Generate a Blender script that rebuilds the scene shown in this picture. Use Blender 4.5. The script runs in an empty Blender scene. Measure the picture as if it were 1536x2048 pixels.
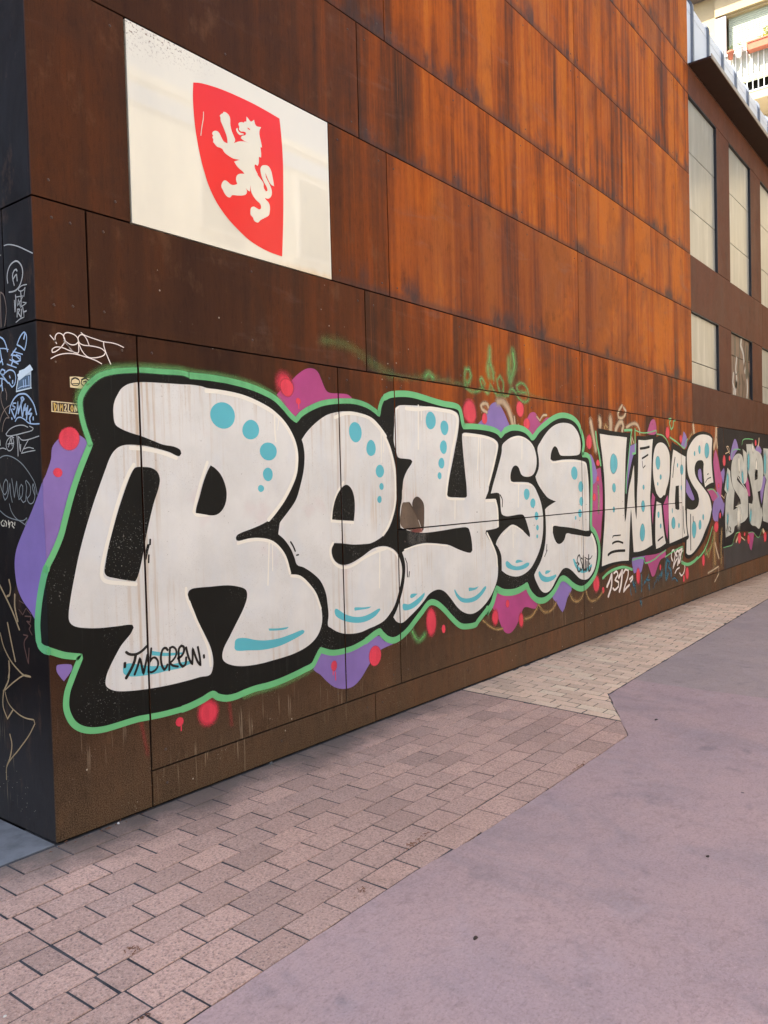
import bpy, bmesh, math, random
from mathutils import Vector, Matrix
from mathutils.geometry import tessellate_polygon

# ------------------------------------------------------------------ camera
scene = bpy.context.scene
F_PX, YAW, PITCH, ROLL = 1603.166, math.radians(52.2829), math.radians(-1.71661), math.radians(-1.49966)
CAM = Vector((-1.9310, -3.4414, 1.6))
fw = Vector((math.sin(YAW) * math.cos(PITCH), math.cos(YAW) * math.cos(PITCH), math.sin(PITCH)))
r0 = Vector((math.cos(YAW), -math.sin(YAW), 0)); u0 = r0.cross(fw)
rt = math.cos(ROLL) * r0 + math.sin(ROLL) * u0
up = -math.sin(ROLL) * r0 + math.cos(ROLL) * u0
cam = bpy.data.cameras.new('camera')
cam.sensor_fit = 'HORIZONTAL'; cam.sensor_width = 36.0; cam.lens = 36.0 * F_PX / 1536.0
cam.clip_start = 0.05; cam.clip_end = 2000
cam_ob = bpy.data.objects.new('camera', cam); scene.collection.objects.link(cam_ob)
mw = Matrix((( rt.x, up.x, -fw.x, CAM.x), (rt.y, up.y, -fw.y, CAM.y), (rt.z, up.z, -fw.z, CAM.z), (0, 0, 0, 1)))
cam_ob.matrix_world = mw
scene.camera = cam_ob

# ------------------------------------------------------------------ sky, sun, exposure
TO_SUN = Vector((-0.56, 0.37, 0.74)).normalized()
world = bpy.data.worlds.new('World'); scene.world = world; world.use_nodes = True
wn = world.node_tree.nodes; wl = world.node_tree.links; wn.clear()
sky = wn.new('ShaderNodeTexSky'); sky.sky_type = 'NISHITA'; sky.sun_disc = False
sky.sun_elevation = math.asin(TO_SUN.z); sky.sun_rotation = math.atan2(TO_SUN.x, TO_SUN.y)
scene.cycles.use_adaptive_sampling = True; scene.cycles.adaptive_threshold = 0.02
sky.altitude = 30; sky.air_density = 1.0; sky.dust_density = 2.0; sky.ozone_density = 1.0
bg = wn.new('ShaderNodeBackground'); bg.inputs[1].default_value = 0.15
wo = wn.new('ShaderNodeOutputWorld'); wl.new(sky.outputs[0], bg.inputs[0]); wl.new(bg.outputs[0], wo.inputs[0])
sun = bpy.data.lights.new('sun', 'SUN'); sun.energy = 4.6; sun.angle = math.radians(0.53); sun.color = (1.0, 0.945, 0.86)
sun_ob = bpy.data.objects.new('sun', sun); scene.collection.objects.link(sun_ob)
sun_ob.rotation_euler = (-TO_SUN).to_track_quat('-Z', 'Y').to_euler(); sun_ob.location = (0, 0, 30)
vs = scene.view_settings
vs.view_transform = 'Standard'; vs.look = 'None'; vs.gamma = 1.0; vs.use_curve_mapping = False
vs.exposure = 1.8
scene.cycles.max_bounces = 6; scene.cycles.diffuse_bounces = 3; scene.cycles.transparent_max_bounces = 16
scene.cycles.caustics_reflective = False; scene.cycles.caustics_refractive = False

# ------------------------------------------------------------------ helpers
COL = scene.collection
rnd = random.Random(7)
SG = -0.00912                     # the street falls gently along the wall
def gz(x): return SG * x

def tag(o, label=None, cat=None, group=None, kind=None):
    if label: o['label'] = label
    if cat: o['category'] = cat
    if group: o['group'] = group
    if kind: o['kind'] = kind
    return o
def empty(name, loc, label, cat, group=None, kind=None):
    o = bpy.data.objects.new(name, None); COL.objects.link(o); o.location = loc
    o.empty_display_size = 0.1
    return tag(o, label, cat, group, kind)
def world_loc(p):
    v = Vector((0, 0, 0))
    while p is not None:
        v = v + Vector(p.location); p = p.parent
    return v
def link(name, me, mat, parent=None, loc=(0, 0, 0), rot=None):
    o = bpy.data.objects.new(name, me); COL.objects.link(o)
    if mat is not None and not me.materials: me.materials.append(mat)
    o.location = loc
    if rot: o.rotation_euler = rot
    if parent is not None: o.parent = parent
    return o
def mesh_from(name, verts, faces, off=(0, 0, 0), smooth=False):
    me = bpy.data.meshes.new(name)
    me.from_pydata([(v[0] - off[0], v[1] - off[1], v[2] - off[2]) for v in verts], [], faces)
    if smooth:
        me.polygons.foreach_set('use_smooth', [True] * len(me.polygons))
    me.update()
    return me
class MB:
    """collects boxes, prisms and tubes in world coordinates"""
    def __init__(s): s.v = []; s.f = []
    def box(s, x0, x1, y0, y1, z0, z1, shear=False):
        b = len(s.v)
        for x in (x0, x1):
            for y in (y0, y1):
                for z in (z0, z1): s.v.append((x, y, z + (gz(x) if shear else 0)))
        s.f += [tuple(b + i for i in q) for q in ((0, 1, 3, 2), (4, 6, 7, 5), (0, 4, 5, 1), (2, 3, 7, 6), (0, 2, 6, 4), (1, 5, 7, 3))]
        return s
    def prism(s, poly, fn0, fn1):
        """poly list of 2-tuples ; fn0/fn1 map a point to the two end caps"""
        b = len(s.v); n = len(poly)
        s.v += [fn0(p) for p in poly] + [fn1(p) for p in poly]
        s.f.append(tuple(range(b + n - 1, b - 1, -1))); s.f.append(tuple(range(b + n, b + 2 * n)))
        for i in range(n):
            j = (i + 1) % n; s.f.append((b + i, b + j, b + n + j, b + n + i))
        return s
    def tube(s, pts, rad, n=6):
        b0 = len(s.v); pts = [Vector(p) for p in pts]
        rads = rad if isinstance(rad, (list, tuple)) else [rad] * len(pts)
        for i, p in enumerate(pts):
            d = (pts[min(i + 1, len(pts) - 1)] - pts[max(i - 1, 0)]).normalized()
            a = d.cross(Vector((0, 0, 1)) if abs(d.z) < .9 else Vector((1, 0, 0))).normalized(); c = d.cross(a)
            for k in range(n):
                t = 2 * math.pi * k / n; q = p + (a * math.cos(t) + c * math.sin(t)) * rads[i]; s.v.append(tuple(q))
        for i in range(len(pts) - 1):
            for k in range(n):
                a_ = b0 + i * n + k; b_ = b0 + i * n + (k + 1) % n
                s.f.append((a_, b_, b_ + n, a_ + n))
        s.f.append(tuple(b0 + k for k in range(n - 1, -1, -1))); e = b0 + (len(pts) - 1) * n; s.f.append(tuple(e + k for k in range(n)))
        return s
    def lathe(s, prof, c, n=14):
        b0 = len(s.v)
        for r, z in prof:
            for k in range(n):
                t = 2 * math.pi * k / n; s.v.append((c[0] + r * math.cos(t), c[1] + r * math.sin(t), c[2] + z))
        for i in range(len(prof) - 1):
            for k in range(n):
                a_ = b0 + i * n + k; b_ = b0 + i * n + (k + 1) % n; s.f.append((a_, b_, b_ + n, a_ + n))
        s.f.append(tuple(b0 + k for k in range(n - 1, -1, -1))); e = b0 + (len(prof) - 1) * n; s.f.append(tuple(e + k for k in range(n)))
        return s
    def build(s, name, mat, parent=None, smooth=False):
        off = world_loc(parent) if parent is not None else Vector((0, 0, 0))
        return link(name, mesh_from(name, s.v, s.f, off, smooth), mat, parent)

# ------------------------------------------------------------------ materials
class NT:
    def __init__(s, name):
        s.m = bpy.data.materials.new(name); s.m.use_nodes = True
        s.n = s.m.node_tree.nodes; s.l = s.m.node_tree.links; s.n.clear()
        s.out = s.n.new('ShaderNodeOutputMaterial'); s.b = s.n.new('ShaderNodeBsdfPrincipled')
        s.l.new(s.b.outputs[0], s.out.inputs[0]); s._pos = None
    def put(s, node, i, v):
        if v is None: return
        if isinstance(v, bpy.types.NodeSocket): s.l.new(v, node.inputs[i])
        elif isinstance(v, (tuple, list)) and len(v) == 3 and node.inputs[i].type == 'RGBA': node.inputs[i].default_value = (*v, 1)
        else: node.inputs[i].default_value = v
    def math(s, op, a, b=None, c=None, clamp=False):
        n = s.n.new('ShaderNodeMath'); n.operation = op; n.use_clamp = clamp
        s.put(n, 0, a); s.put(n, 1, b); s.put(n, 2, c); return n.outputs[0]
    def add(s, a, b): return s.math('ADD', a, b)
    def mul(s, a, b): return s.math('MULTIPLY', a, b)
    def mr(s, v, a, b, c=0., d=1.):
        n = s.n.new('ShaderNodeMapRange'); n.interpolation_type = 'SMOOTHSTEP'
        for i, q in enumerate((v, a, b, c, d)): s.put(n, i, q)
        return n.outputs[0]
    def pos(s):
        if s._pos is None:
            g = s.n.new('ShaderNodeNewGeometry'); x = s.n.new('ShaderNodeSeparateXYZ'); s.l.new(g.outputs['Position'], x.inputs[0])
            s._pos = (x.outputs[0], x.outputs[1], x.outputs[2]); s._geo = g.outputs['Position']
        return s._pos
    def vec(s, x, y, z):
        n = s.n.new('ShaderNodeCombineXYZ'); s.put(n, 0, x); s.put(n, 1, y); s.put(n, 2, z); return n.outputs[0]
    def rand(s):
        n = s.n.new('ShaderNodeObjectInfo'); return n.outputs['Random']
    def noise(s, vec, scale=1., detail=4., rough=.55, dist=0.):
        n = s.n.new('ShaderNodeTexNoise'); s.put(n, 'Vector', vec); s.put(n, 'Scale', scale); s.put(n, 'Detail', detail); s.put(n, 'Roughness', rough); s.put(n, 'Distortion', dist)
        return n.outputs[0]
    def voro(s, vec, scale, feature='F1'):
        n = s.n.new('ShaderNodeTexVoronoi'); n.feature = feature; s.put(n, 'Vector', vec); s.put(n, 'Scale', scale); return n.outputs
    def mix(s, f, a, b, mode='MIX'):
        n = s.n.new('ShaderNodeMix'); n.data_type = 'RGBA'; n.blend_type = mode; n.clamp_factor = True
        s.put(n, 0, f); s.put(n, 6, a); s.put(n, 7, b); return n.outputs[2]
    def ramp(s, f, stops):
        n = s.n.new('ShaderNodeValToRGB'); e = n.color_ramp.elements
        while len(e) > 1: e.remove(e[-1])
        for i, (p, c) in enumerate(stops):
            k = e[0] if i == 0 else e.new(p); k.position = p; k.color = (*c, 1)
        s.put(n, 0, f); return n.outputs[0]
    def bump(s, h, strength=.3, dist=.01):
        n = s.n.new('ShaderNodeBump'); s.put(n, 'Strength', strength); s.put(n, 'Distance', dist); s.put(n, 'Height', h)
        s.l.new(n.outputs[0], s.b.inputs['Normal'])
    def fin(s, color, rough=.6, spec=.35, metal=0., coat=0.):
        s.put(s.b, 'Base Color', color); s.put(s.b, 'Roughness', rough); s.put(s.b, 'Specular IOR Level', spec); s.put(s.b, 'Metallic', metal)
        if coat: s.put(s.b, 'Coat Weight', coat); s.put(s.b, 'Coat Roughness', .05)
        return s.m

def corten(name, wing=False):
    t = NT(name); x, y, z = t.pos(); r = t.rand()
    u = t.add(x, t.mul(y, -1.3))
    ro = t.mul(r, 37.)
    s1 = t.noise(t.vec(t.add(t.mul(u, 2.6), ro), ro, t.mul(z, .22)), 1., 5, .62, .3)
    s2 = t.noise(t.vec(t.mul(u, 17.), ro, t.mul(z, .35)), 1., 4, .6)
    pa = t.noise(t.vec(t.add(t.mul(u, 1.7), ro), 0., t.mul(z, 1.5)), 1., 6, .68, .6)
    gr = t.noise(t._geo, 190., 2, .7)
    fine = t.noise(t.vec(t.mul(u, 90.), 0., t.mul(z, 14.)), 1., 2, .6)
    if wing:
        c = t.ramp(t.add(t.mul(s1, .5), t.mul(pa, .5)), [(.25, (.085, .034, .021)), (.55, (.135, .052, .031)), (.8, (.17, .075, .048))])
        low = t.mr(z, 2.0, 4.0, .45, 0.)
        c = t.mix(low, c, (.045, .021, .013))
        f = None
    else:
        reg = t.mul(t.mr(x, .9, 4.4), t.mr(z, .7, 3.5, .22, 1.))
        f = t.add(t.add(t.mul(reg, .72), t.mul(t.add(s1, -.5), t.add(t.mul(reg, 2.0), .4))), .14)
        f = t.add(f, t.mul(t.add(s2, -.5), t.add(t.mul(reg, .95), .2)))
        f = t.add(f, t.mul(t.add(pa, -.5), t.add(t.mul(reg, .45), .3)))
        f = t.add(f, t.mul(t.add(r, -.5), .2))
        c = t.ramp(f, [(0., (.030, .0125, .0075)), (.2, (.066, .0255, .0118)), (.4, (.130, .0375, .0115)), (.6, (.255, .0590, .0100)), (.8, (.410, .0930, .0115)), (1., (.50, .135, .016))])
        hue = t.noise(t.vec(t.add(t.mul(u, .8), t.mul(ro, 1.7)), 3., t.mul(z, .5)), 1., 5, .66, .4)
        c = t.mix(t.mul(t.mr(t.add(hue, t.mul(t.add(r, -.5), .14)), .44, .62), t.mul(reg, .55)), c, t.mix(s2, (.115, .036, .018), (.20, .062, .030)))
        hz = t.noise(t.vec(t.mul(u, 1.1), 7., t.mul(z, 5.)), 1., 5, .7, .5)
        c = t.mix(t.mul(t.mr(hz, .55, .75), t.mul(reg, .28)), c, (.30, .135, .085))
        c = t.mix(t.mul(t.mr(hz, .58, .74), .13), c, (.17, .12, .10))
        br = t.noise(t.vec(t.mul(u, 55.), ro, t.mul(z, .8)), 1., 2, .5)
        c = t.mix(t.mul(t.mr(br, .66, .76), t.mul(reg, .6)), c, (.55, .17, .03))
        tc = t.n.new('ShaderNodeTexCoord'); g = t.n.new('ShaderNodeSeparateXYZ'); t.l.new(tc.outputs['Generated'], g.inputs[0])
        n3 = t.noise(t.vec(t.add(t.mul(u, 2.6), ro), 0., t.mul(z, 1.2)), 1., 5, .65)
        e = t.mul(t.mul(t.mr(t.add(g.outputs[2], t.mul(n3, -.32)), -.16, .06, 1., 0.), t.mr(n3, .46, .62)), t.mul(t.mr(x, 1.2, 2.6), .8))
        e2 = t.mul(t.mr(t.add(g.outputs[2], t.mul(n3, -.08)), -.03, .035, .55, 0.), t.mr(x, 1.2, 2.6))
        e = t.mul(t.math('MAXIMUM', e, e2), t.mr(z, 2., 2.9))
        c = t.mix(e, c, (.05, .042, .043))
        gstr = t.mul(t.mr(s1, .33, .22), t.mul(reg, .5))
        c = t.mix(gstr, c, (.075, .05, .047))
        d = t.mul(t.mr(t.add(z, t.mul(pa, -.5)), -.3, .75, .75, 0.), t.mr(gr, .3, .62))
        c = t.mix(d, c, (.17, .115, .068))
        # side face: its shade is put into the steel's colour
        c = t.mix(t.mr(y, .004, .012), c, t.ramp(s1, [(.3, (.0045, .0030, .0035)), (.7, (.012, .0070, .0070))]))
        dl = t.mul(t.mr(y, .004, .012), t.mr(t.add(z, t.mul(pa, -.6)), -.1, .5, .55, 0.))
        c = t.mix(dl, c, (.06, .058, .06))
    c = t.mix(t.mul(t.mr(fine, .5, .75), .25), c, (.006, .004, .003))
    c = t.mix(t.mr(gr, .3, .7, .22, 0.), c, (.008, .005, .004))
    dr = t.noise(t.vec(t.mul(u, 60.), ro, t.mul(z, 2.4)), 1., 2, .5); dm = t.mul(t.mr(z, 1.5, .35), t.mr(t.noise(t._geo, 1.6, 3), .47, .62))
    c = t.mix(t.mul(t.mr(dr, .62, .72), t.mul(dm, .55)), c, (.33, .25, .17))
    mo = t.noise(t.vec(t.mul(u, 5.), 2., t.mul(z, 3.)), 1., 6, .72)
    c = t.mix(t.mr(mo, .52, .74, 0., .45), c, (.022, .012, .008))
    c = t.mix(t.mr(mo, .46, .30, 0., .22), c, (.20, .10, .05))
    v = t.voro(t._geo, 13.); v2 = t.voro(t._geo, 46.)
    sp = t.mul(t.mul(t.mr(v[0], .075, .05), t.mr(t.noise(t._geo, 2.1), .5, .6)), t.mr(z, 3.4, 2.2))
    sp2 = t.mul(t.mul(t.mr(v2[0], .13, .08), t.mr(t.noise(t._geo, 3.3), .52, .66)), t.mr(z, 1.2, .4))
    c = t.mix(t.math('MAXIMUM', t.mul(sp, .8), t.mul(sp2, .6)), c, (.50, .44, .36))
    h = t.add(t.mul(gr, .5), t.mul(fine, .3))
    t.bump(h, .25, .002)
    return t.fin(c, t.mr(pa, .3, .7, .55, .72), .07)

def paint(name, rgb, rust=0., specks=0., rough=.5, var=.1, soft=None, spec=.25):
    t = NT(name); x, y, z = t.pos(); u = t.add(x, t.mul(y, -1.))
    cl = t.noise(t._geo, 2.3, 5, .6); st = t.noise(t.vec(t.mul(u, 38.), 0., t.mul(z, 1.1)), 1., 4, .6); gr = t.noise(t._geo, 160., 2, .7)
    dark = tuple(q * (1 - 2.6 * var) for q in rgb)
    c = t.mix(t.mul(t.mr(cl, .3, .7), t.mr(gr, .2, .8, .7, 1.)), rgb, dark)
    c = t.mix(t.mr(st, .45, .75, 0., .5 * var * 2.2), c, dark)
    if rust:
        m = t.mr(t.noise(t._geo, 1.2, 4, .6), .44, .68)
        c = t.mix(t.mul(t.mul(t.mr(st, .50, .68), m), rust), c, (.50, .34, .19))
        sp = t.mul(t.mr(t.noise(t._geo, 230., 2, .6), .64, .70), t.mr(t.noise(t._geo, 3.1, 4, .6), .42, .66))
        c = t.mix(t.mul(sp, .75), c, (.22, .13, .075))
        sd = t.mul(t.mr(t.voro(t._geo, 30.)[0], .10, .05), t.mr(t.noise(t._geo, 4.), .5, .6))
        c = t.mix(t.mul(sd, .8), c, (.10, .07, .05))
        for sx in (.527, 2.061, 2.672, 5.868):
            bd = t.mr(t.math('ABSOLUTE', t.add(x, -sx)), .16, .0)
            c = t.mix(t.mul(t.mul(bd, t.mr(st, .46, .62)), rust * .75), c, (.46, .31, .17))
        bl = t.mr(t.noise(t.vec(t.mul(u, 3.2), 4., t.mul(z, 1.6)), 1., 5, .65, .8), .50, .68)
        c = t.mix(t.mul(bl, .3), c, (.60, .635, .68))
        pk = t.mr(t.noise(t.vec(t.add(u, 4.), z, 0.), 2.9, 3, .5), .60, .72)
        c = t.mix(t.mul(pk, .22), c, (.62, .42, .42))
    if specks:
        v = t.voro(t._geo, 42.); v2 = t.voro(t._geo, 95.)
        m = t.mr(t.noise(t._geo, 1.9, 3), .48, .64)
        c = t.mix(t.mul(t.mul(t.math('MAXIMUM', t.mr(v[0], .16, .10), t.mul(t.mr(v2[0], .22, .14), .6)), m), specks), c, (.45, .44, .40))
        c = t.mix(t.mul(t.mr(st, .58, .75), .35), c, (.05, .047, .043))
    t.bump(t.add(gr, t.mul(st, .5)), .12, .002)
    m = t.fin(c, rough, spec)
    if soft is not None:
        at = t.n.new('ShaderNodeAttribute'); at.attribute_name = 'fade'
        gn = t.noise(t._geo, 260., 2, .8); g2 = t.noise(t.vec(t.mul(u, 14.), 0., t.mul(z, 2.)), 1., 3)
        a = t.math('POWER', at.outputs['Fac'], 1.35)
        a = t.mul(a, t.mr(g2, .25, .75, .75, 1.))
        a = t.math('MINIMUM', t.mul(a, t.mr(gn, .3, .7, .9, 1.1)), 1.)
        a = t.mul(a, soft)
        tr = t.n.new('ShaderNodeBsdfTransparent'); mx = t.n.new('ShaderNodeMixShader')
        t.l.new(a, mx.inputs[0]); t.l.new(tr.outputs[0], mx.inputs[1]); t.l.new(t.b.outputs[0], mx.inputs[2]); t.l.new(mx.outputs[0], t.out.inputs[0])
    return m

PAL = {'white': dict(rgb=(.73, .715, .68), rust=.6, var=.07), 'white2': dict(rgb=(.74, .70, .63), rust=.25, var=.04), 'cream': dict(rgb=(.84, .80, .70), var=.03),
 'black': dict(rgb=(.0115, .0110, .0095), specks=.55, rough=.6, var=.12, spec=.1), 'black2': dict(rgb=(.013, .009, .013), specks=.3, rough=.6, var=.15, spec=.1), 'green': dict(rgb=(.155, .52, .215), var=.07),
 'green_soft': dict(rgb=(.20, .52, .16), var=.07, soft=.62), 'green_dim': dict(rgb=(.16, .40, .12), var=.07, soft=.2), 'cyan': dict(rgb=(.105, .47, .55), var=.05), 'purple': dict(rgb=(.255, .165, .46), var=.09),
 'magenta': dict(rgb=(.46, .055, .225), var=.11), 'red': dict(rgb=(.82, .055, .095), var=.06), 'red_soft': dict(rgb=(.60, .05, .06), var=.1, soft=.3), 'tan': dict(rgb=(.68, .50, .32), var=.08, soft=.9), 'tan_dim': dict(rgb=(.55, .33, .13), var=.1, soft=.6),
 'buff_dark': dict(rgb=(.045, .037, .042), var=.25), 'grey_soft': dict(rgb=(.22, .21, .19), var=.2, soft=.4), 'bare2': dict(rgb=(.11, .065, .045), var=.3), 'bare': dict(rgb=(.19, .125, .085), var=.25), 'silver': dict(rgb=(.56, .56, .51), var=.13, rough=.45), 'black_ink': dict(rgb=(.011, .010, .010), rough=.35, var=.05), 'brown_ink': dict(rgb=(.07, .036, .022), var=.1),
 'white_ink': dict(rgb=(.86, .76, .71), var=.03), 'pale_ink': dict(rgb=(.52, .50, .47), var=.12), 'tan_ink': dict(rgb=(.26, .17, .12), var=.12), 'blue_ink': dict(rgb=(.42, .55, .74), var=.08), 'grey_ink': dict(rgb=(.27, .29, .30), var=.1), 'cream_ink': dict(rgb=(.72, .66, .52), var=.06),
 'gold_ink': dict(rgb=(.45, .32, .17), var=.15), 'rust_ink': dict(rgb=(.13, .06, .045), var=.1), 'blue_soft': dict(rgb=(.03, .18, .26), var=.1, soft=.8), 'red_sign': dict(rgb=(.82, .032, .028), var=.02, rough=.12, spec=.22), 'cream_sign': dict(rgb=(.78, .73, .60), var=.03, rough=.08, spec=.5),
 'sticker_cream': dict(rgb=(.80, .66, .40), var=.06), 'sticker_dark': dict(rgb=(.05, .03, .02), var=.06), 'sticker_gold': dict(rgb=(.62, .42, .12), var=.06), 'sticker_white': dict(rgb=(.72, .80, .84), var=.06, rough=.3), 'sticker_blue': dict(rgb=(.05, .11, .20), var=.3, rough=.3)}
_pm = {}
def pmat(key, soft):
    k = (key, bool(soft))
    if k not in _pm:
        d = dict(PAL[key]); rgb = d.pop('rgb'); s = d.pop('soft', 1.0)
        _pm[k] = paint('paint_' + key + ('_feathered' if soft else ''), rgb, soft=(s if soft else None), **d)
    return _pm[k]

def flat(name, rgb, rough=.6, spec=.4, var=.12, scale=6., metal=0., streak=False):
    t = NT(name); x, y, z = t.pos()
    n = t.noise(t.vec(t.mul(t.add(x, y), scale * 2), 0., t.mul(z, scale * .3)), 1., 4) if streak else t.noise(t._geo, scale, 5, .6)
    r = t.rand()
    c = t.mix(t.mr(t.add(n, t.mul(t.add(r, -.5), .4)), .3, .7), tuple(q * (1 - var) for q in rgb), tuple(min(1, q * (1 + var)) for q in rgb))
    t.bump(t.noise(t._geo, scale * 30, 2), .1, .002)
    return t.fin(c, rough, spec, metal)

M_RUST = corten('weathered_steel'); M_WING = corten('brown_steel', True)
M_GAP = flat('joint_dark', (.006, .005, .005), .9, .1)
M_FRAME = flat('window_reveal', (.012, .012, .016), .5)
M_SOFFIT = flat('soffit_brown', (.028, .013, .009), .6, .2)
M_LIP = flat('canopy_lip', (.30, .25, .19), .5)
M_SCREW = flat('screw_steel', (.10, .062, .045), .45, .5, metal=.4)

def m_pane():
    t = NT('frosted_pane'); x, y, z = t.pos(); r = t.rand()
    s = t.noise(t.vec(t.add(t.mul(x, 5.), t.mul(r, 9.)), 0., t.mul(z, .8)), 1., 5, .6)
    c = t.ramp(s, [(.3, (.235, .23, .20)), (.55, (.30, .295, .255)), (.75, (.46, .45, .40))])
    return t.fin(c, .28, .5)
def m_zinc():
    t = NT('grey_zinc'); x, y, z = t.pos(); r = t.rand()
    n = t.noise(t.vec(t.mul(x, 4.), y, t.mul(z, .9)), 1., 4)
    c = t.mix(t.add(t.mul(n, .6), t.mul(r, .4)), (.52, .54, .56), (.66, .67, .68))
    return t.fin(c, .42, .5)
def m_sign():
    t = NT('sign_board'); x, y, z = t.pos()
    cl = t.noise(t.vec(t.mul(x, 2.), 0., t.mul(z, 1.2)), 1., 4)
    c = t.mix(t.mr(cl, .35, .7), (.77, .715, .575), (.69, .645, .53))
    # mildew along the upper edge by the corner, rust wash at the lower right edge
    d = t.mul(t.mr(t.add(z, t.mul(x, -.16)), 3.66, 3.84), t.mr(x, 1.25, .75))
    gr = t.noise(t._geo, 70., 3, .7)
    c = t.mix(t.mul(d, t.mr(gr, .54, .66)), c, (.22, .13, .075))
    e = t.mul(t.mr(t.add(z, t.mul(t.noise(t.vec(t.mul(x, 9.), 0., 0.)), .08)), 3.045, 2.985), t.mr(x, 1.3, 1.9))
    c = t.mix(t.mul(e, .6), c, (.55, .33, .10))
    m_ = t.fin(c, .35, .3, coat=1.0); t.b.inputs['Coat Roughness'].default_value = .015; return m_
def m_brick(name, a, b, grain, dirt, gs):
    t = NT(name); x, y, z = t.pos(); r = t.rand()
    c = t.mix(r, a, b)
    r2 = t.math('FRACT', t.mul(r, 17.31))
    c = t.mix(t.mr(r2, .55, 1., 0., .45), c, tuple(q * .62 for q in b))
    c = t.mix(t.mr(r2, .25, 0., 0., .35), c, tuple(min(.8, q * 1.25) for q in a))
    g = t.noise(t._geo, grain, 3, .8); g2 = t.noise(t._geo, grain * 2.3, 2, .7); v = t.voro(t._geo, grain * .62)
    c = t.mix(t.mr(g, .48, .66, 0., gs), c, tuple(q * .42 for q in a))
    c = t.mix(t.mr(g, .44, .30, 0., gs * .8), c, tuple(min(.85, q * 1.5) for q in a))
    c = t.mix(t.mr(v[0], .32, .12, 0., gs * .75), c, (.11, .085, .08))
    c = t.mix(t.mr(g2, .56, .68, 0., gs * .5), c, (.74, .60, .50))
    cl = t.noise(t._geo, 1.9, 6, .65); cl2 = t.noise(t._geo, 7., 5, .7)
    # soot gathered against the foot of the wall
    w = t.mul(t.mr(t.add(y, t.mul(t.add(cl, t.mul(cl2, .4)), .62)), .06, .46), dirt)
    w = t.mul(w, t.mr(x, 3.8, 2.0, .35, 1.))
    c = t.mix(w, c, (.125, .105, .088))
    c = t.mix(t.mr(cl, .5, .75, 0., .3), c, tuple(q * .5 for q in b))
    c = t.mix(t.mr(cl2, .58, .76, 0., .4), c, tuple(q * .38 for q in b))
    ro_ = t.mul(t.mul(t.mr(t.add(y, t.mul(t.noise(t._geo, 2.6, 4, .6), .7)), .02, .35), t.mr(x, 4.5, 6.5)), .6)
    c = t.mix(ro_, c, (.30, .165, .09))
    t.bump(t.add(g, t.mul(v[0], -.8)), .7, .006)
    return t.fin(c, .8, .22)
def m_joint():
    t = NT('joint_sand'); x, y, z = t.pos(); n = t.noise(t._geo, 5., 5, .7); g = t.noise(t._geo, 300., 2)
    c = t.mix(t.mr(n, .35, .65), (.040, .040, .044), (.085, .083, .085)); c = t.mix(t.mr(n, .62, .75), c, (.03, .03, .035))
    t.bump(g, .5, .003); return t.fin(c, .95, .1)
def m_road(name, a, b, c3):
    t = NT(name); x, y, z = t.pos()
    n = t.noise(t._geo, .9, 6, .62); n2 = t.noise(t.vec(t.mul(x, 1.6), t.mul(y, .8), 0.), 1., 5, .65, 1.2)
    sw = t.noise(t.vec(t.mul(x, 9.), t.mul(y, 26.), 0.), 1., 4, .7, 2.6)       # trowel sweeps
    g = t.noise(t._geo, 85., 4, .8)
    c = t.mix(t.mr(n, .35, .68), a, b); c = t.mix(t.mr(n2, .46, .68, 0., .85), c, c3)
    c = t.mix(t.mr(g, .50, .68, 0., .55), c, tuple(q * .5 for q in a))
    c = t.mix(t.mr(g, .44, .28, 0., .45), c, tuple(min(1, q * 1.45) for q in a))
    c = t.mix(t.mr(sw, .5, .72, 0., .34), c, tuple(q * .5 for q in a))
    arc = t.n.new('ShaderNodeTexWave'); arc.wave_type = 'RINGS'; arc.rings_direction = 'Z'
    t.put(arc, 'Vector', t.vec(t.add(x, t.mul(n, 1.6)), t.add(y, t.mul(n2, 1.6)), 0.)); t.put(arc, 'Scale', 9.); t.put(arc, 'Distortion', 14.); t.put(arc, 'Detail', 3.); t.put(arc, 'Detail Scale', 2.2)
    am = t.mr(t.noise(t.vec(x, y, 5.), 1.1, 3, .5), .46, .64)
    c = t.mix(t.mul(t.mr(arc.outputs[1], .55, .95), t.mul(am, .22)), c, tuple(q * .45 for q in a))
    c = t.mix(t.mr(t.noise(t._geo, 4.5, 5, .7), .5, .75, 0., .3), c, (.46, .36, .36))
    c = t.mix(t.mr(t.noise(t._geo, 14., 4, .7, .6), .5, .72, 0., .4), c, tuple(q * .6 for q in a))
    v = t.voro(t._geo, 5.5); sp = t.mul(t.mr(v[0], .06, .035), t.mr(t.noise(t._geo, 1.3), .52, .6))
    c = t.mix(t.mul(sp, .8), c, (.06, .05, .055))
    bl = t.mul(t.mr(t.noise(t._geo, 3.7, 4, .6), .60, .74), .45); c = t.mix(bl, c, (.16, .14, .15))
    t.bump(t.add(t.mul(g, .5), t.add(t.mul(sw, .7), t.mul(arc.outputs[1], .25))), .5, .006)
    return t.fin(c, t.mr(n2, .3, .7, .68, .82), .2)

M_RED = m_brick('red_paver', (.60, .375, .285), (.50, .325, .255), 95., .9, .7)
M_PALE = m_brick('pale_paver', (.82, .57, .39), (.72, .51, .36), 70., .2, .24)
M_JOINT = m_joint()
M_ROAD = m_road('mauve_concrete', (.475, .325, .295), (.42, .30, .29), (.36, .27, .262))
M_ROAD2 = m_road('grey_mauve_asphalt', (.40, .305, .27), (.37, .29, .262), (.34, .27, .25))
M_STONE = flat('grey_stone', (.14, .145, .15), .7, .4, .3, 9.)
M_GROUND = flat('far_ground', (.06, .06, .064), .9, .2)

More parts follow.
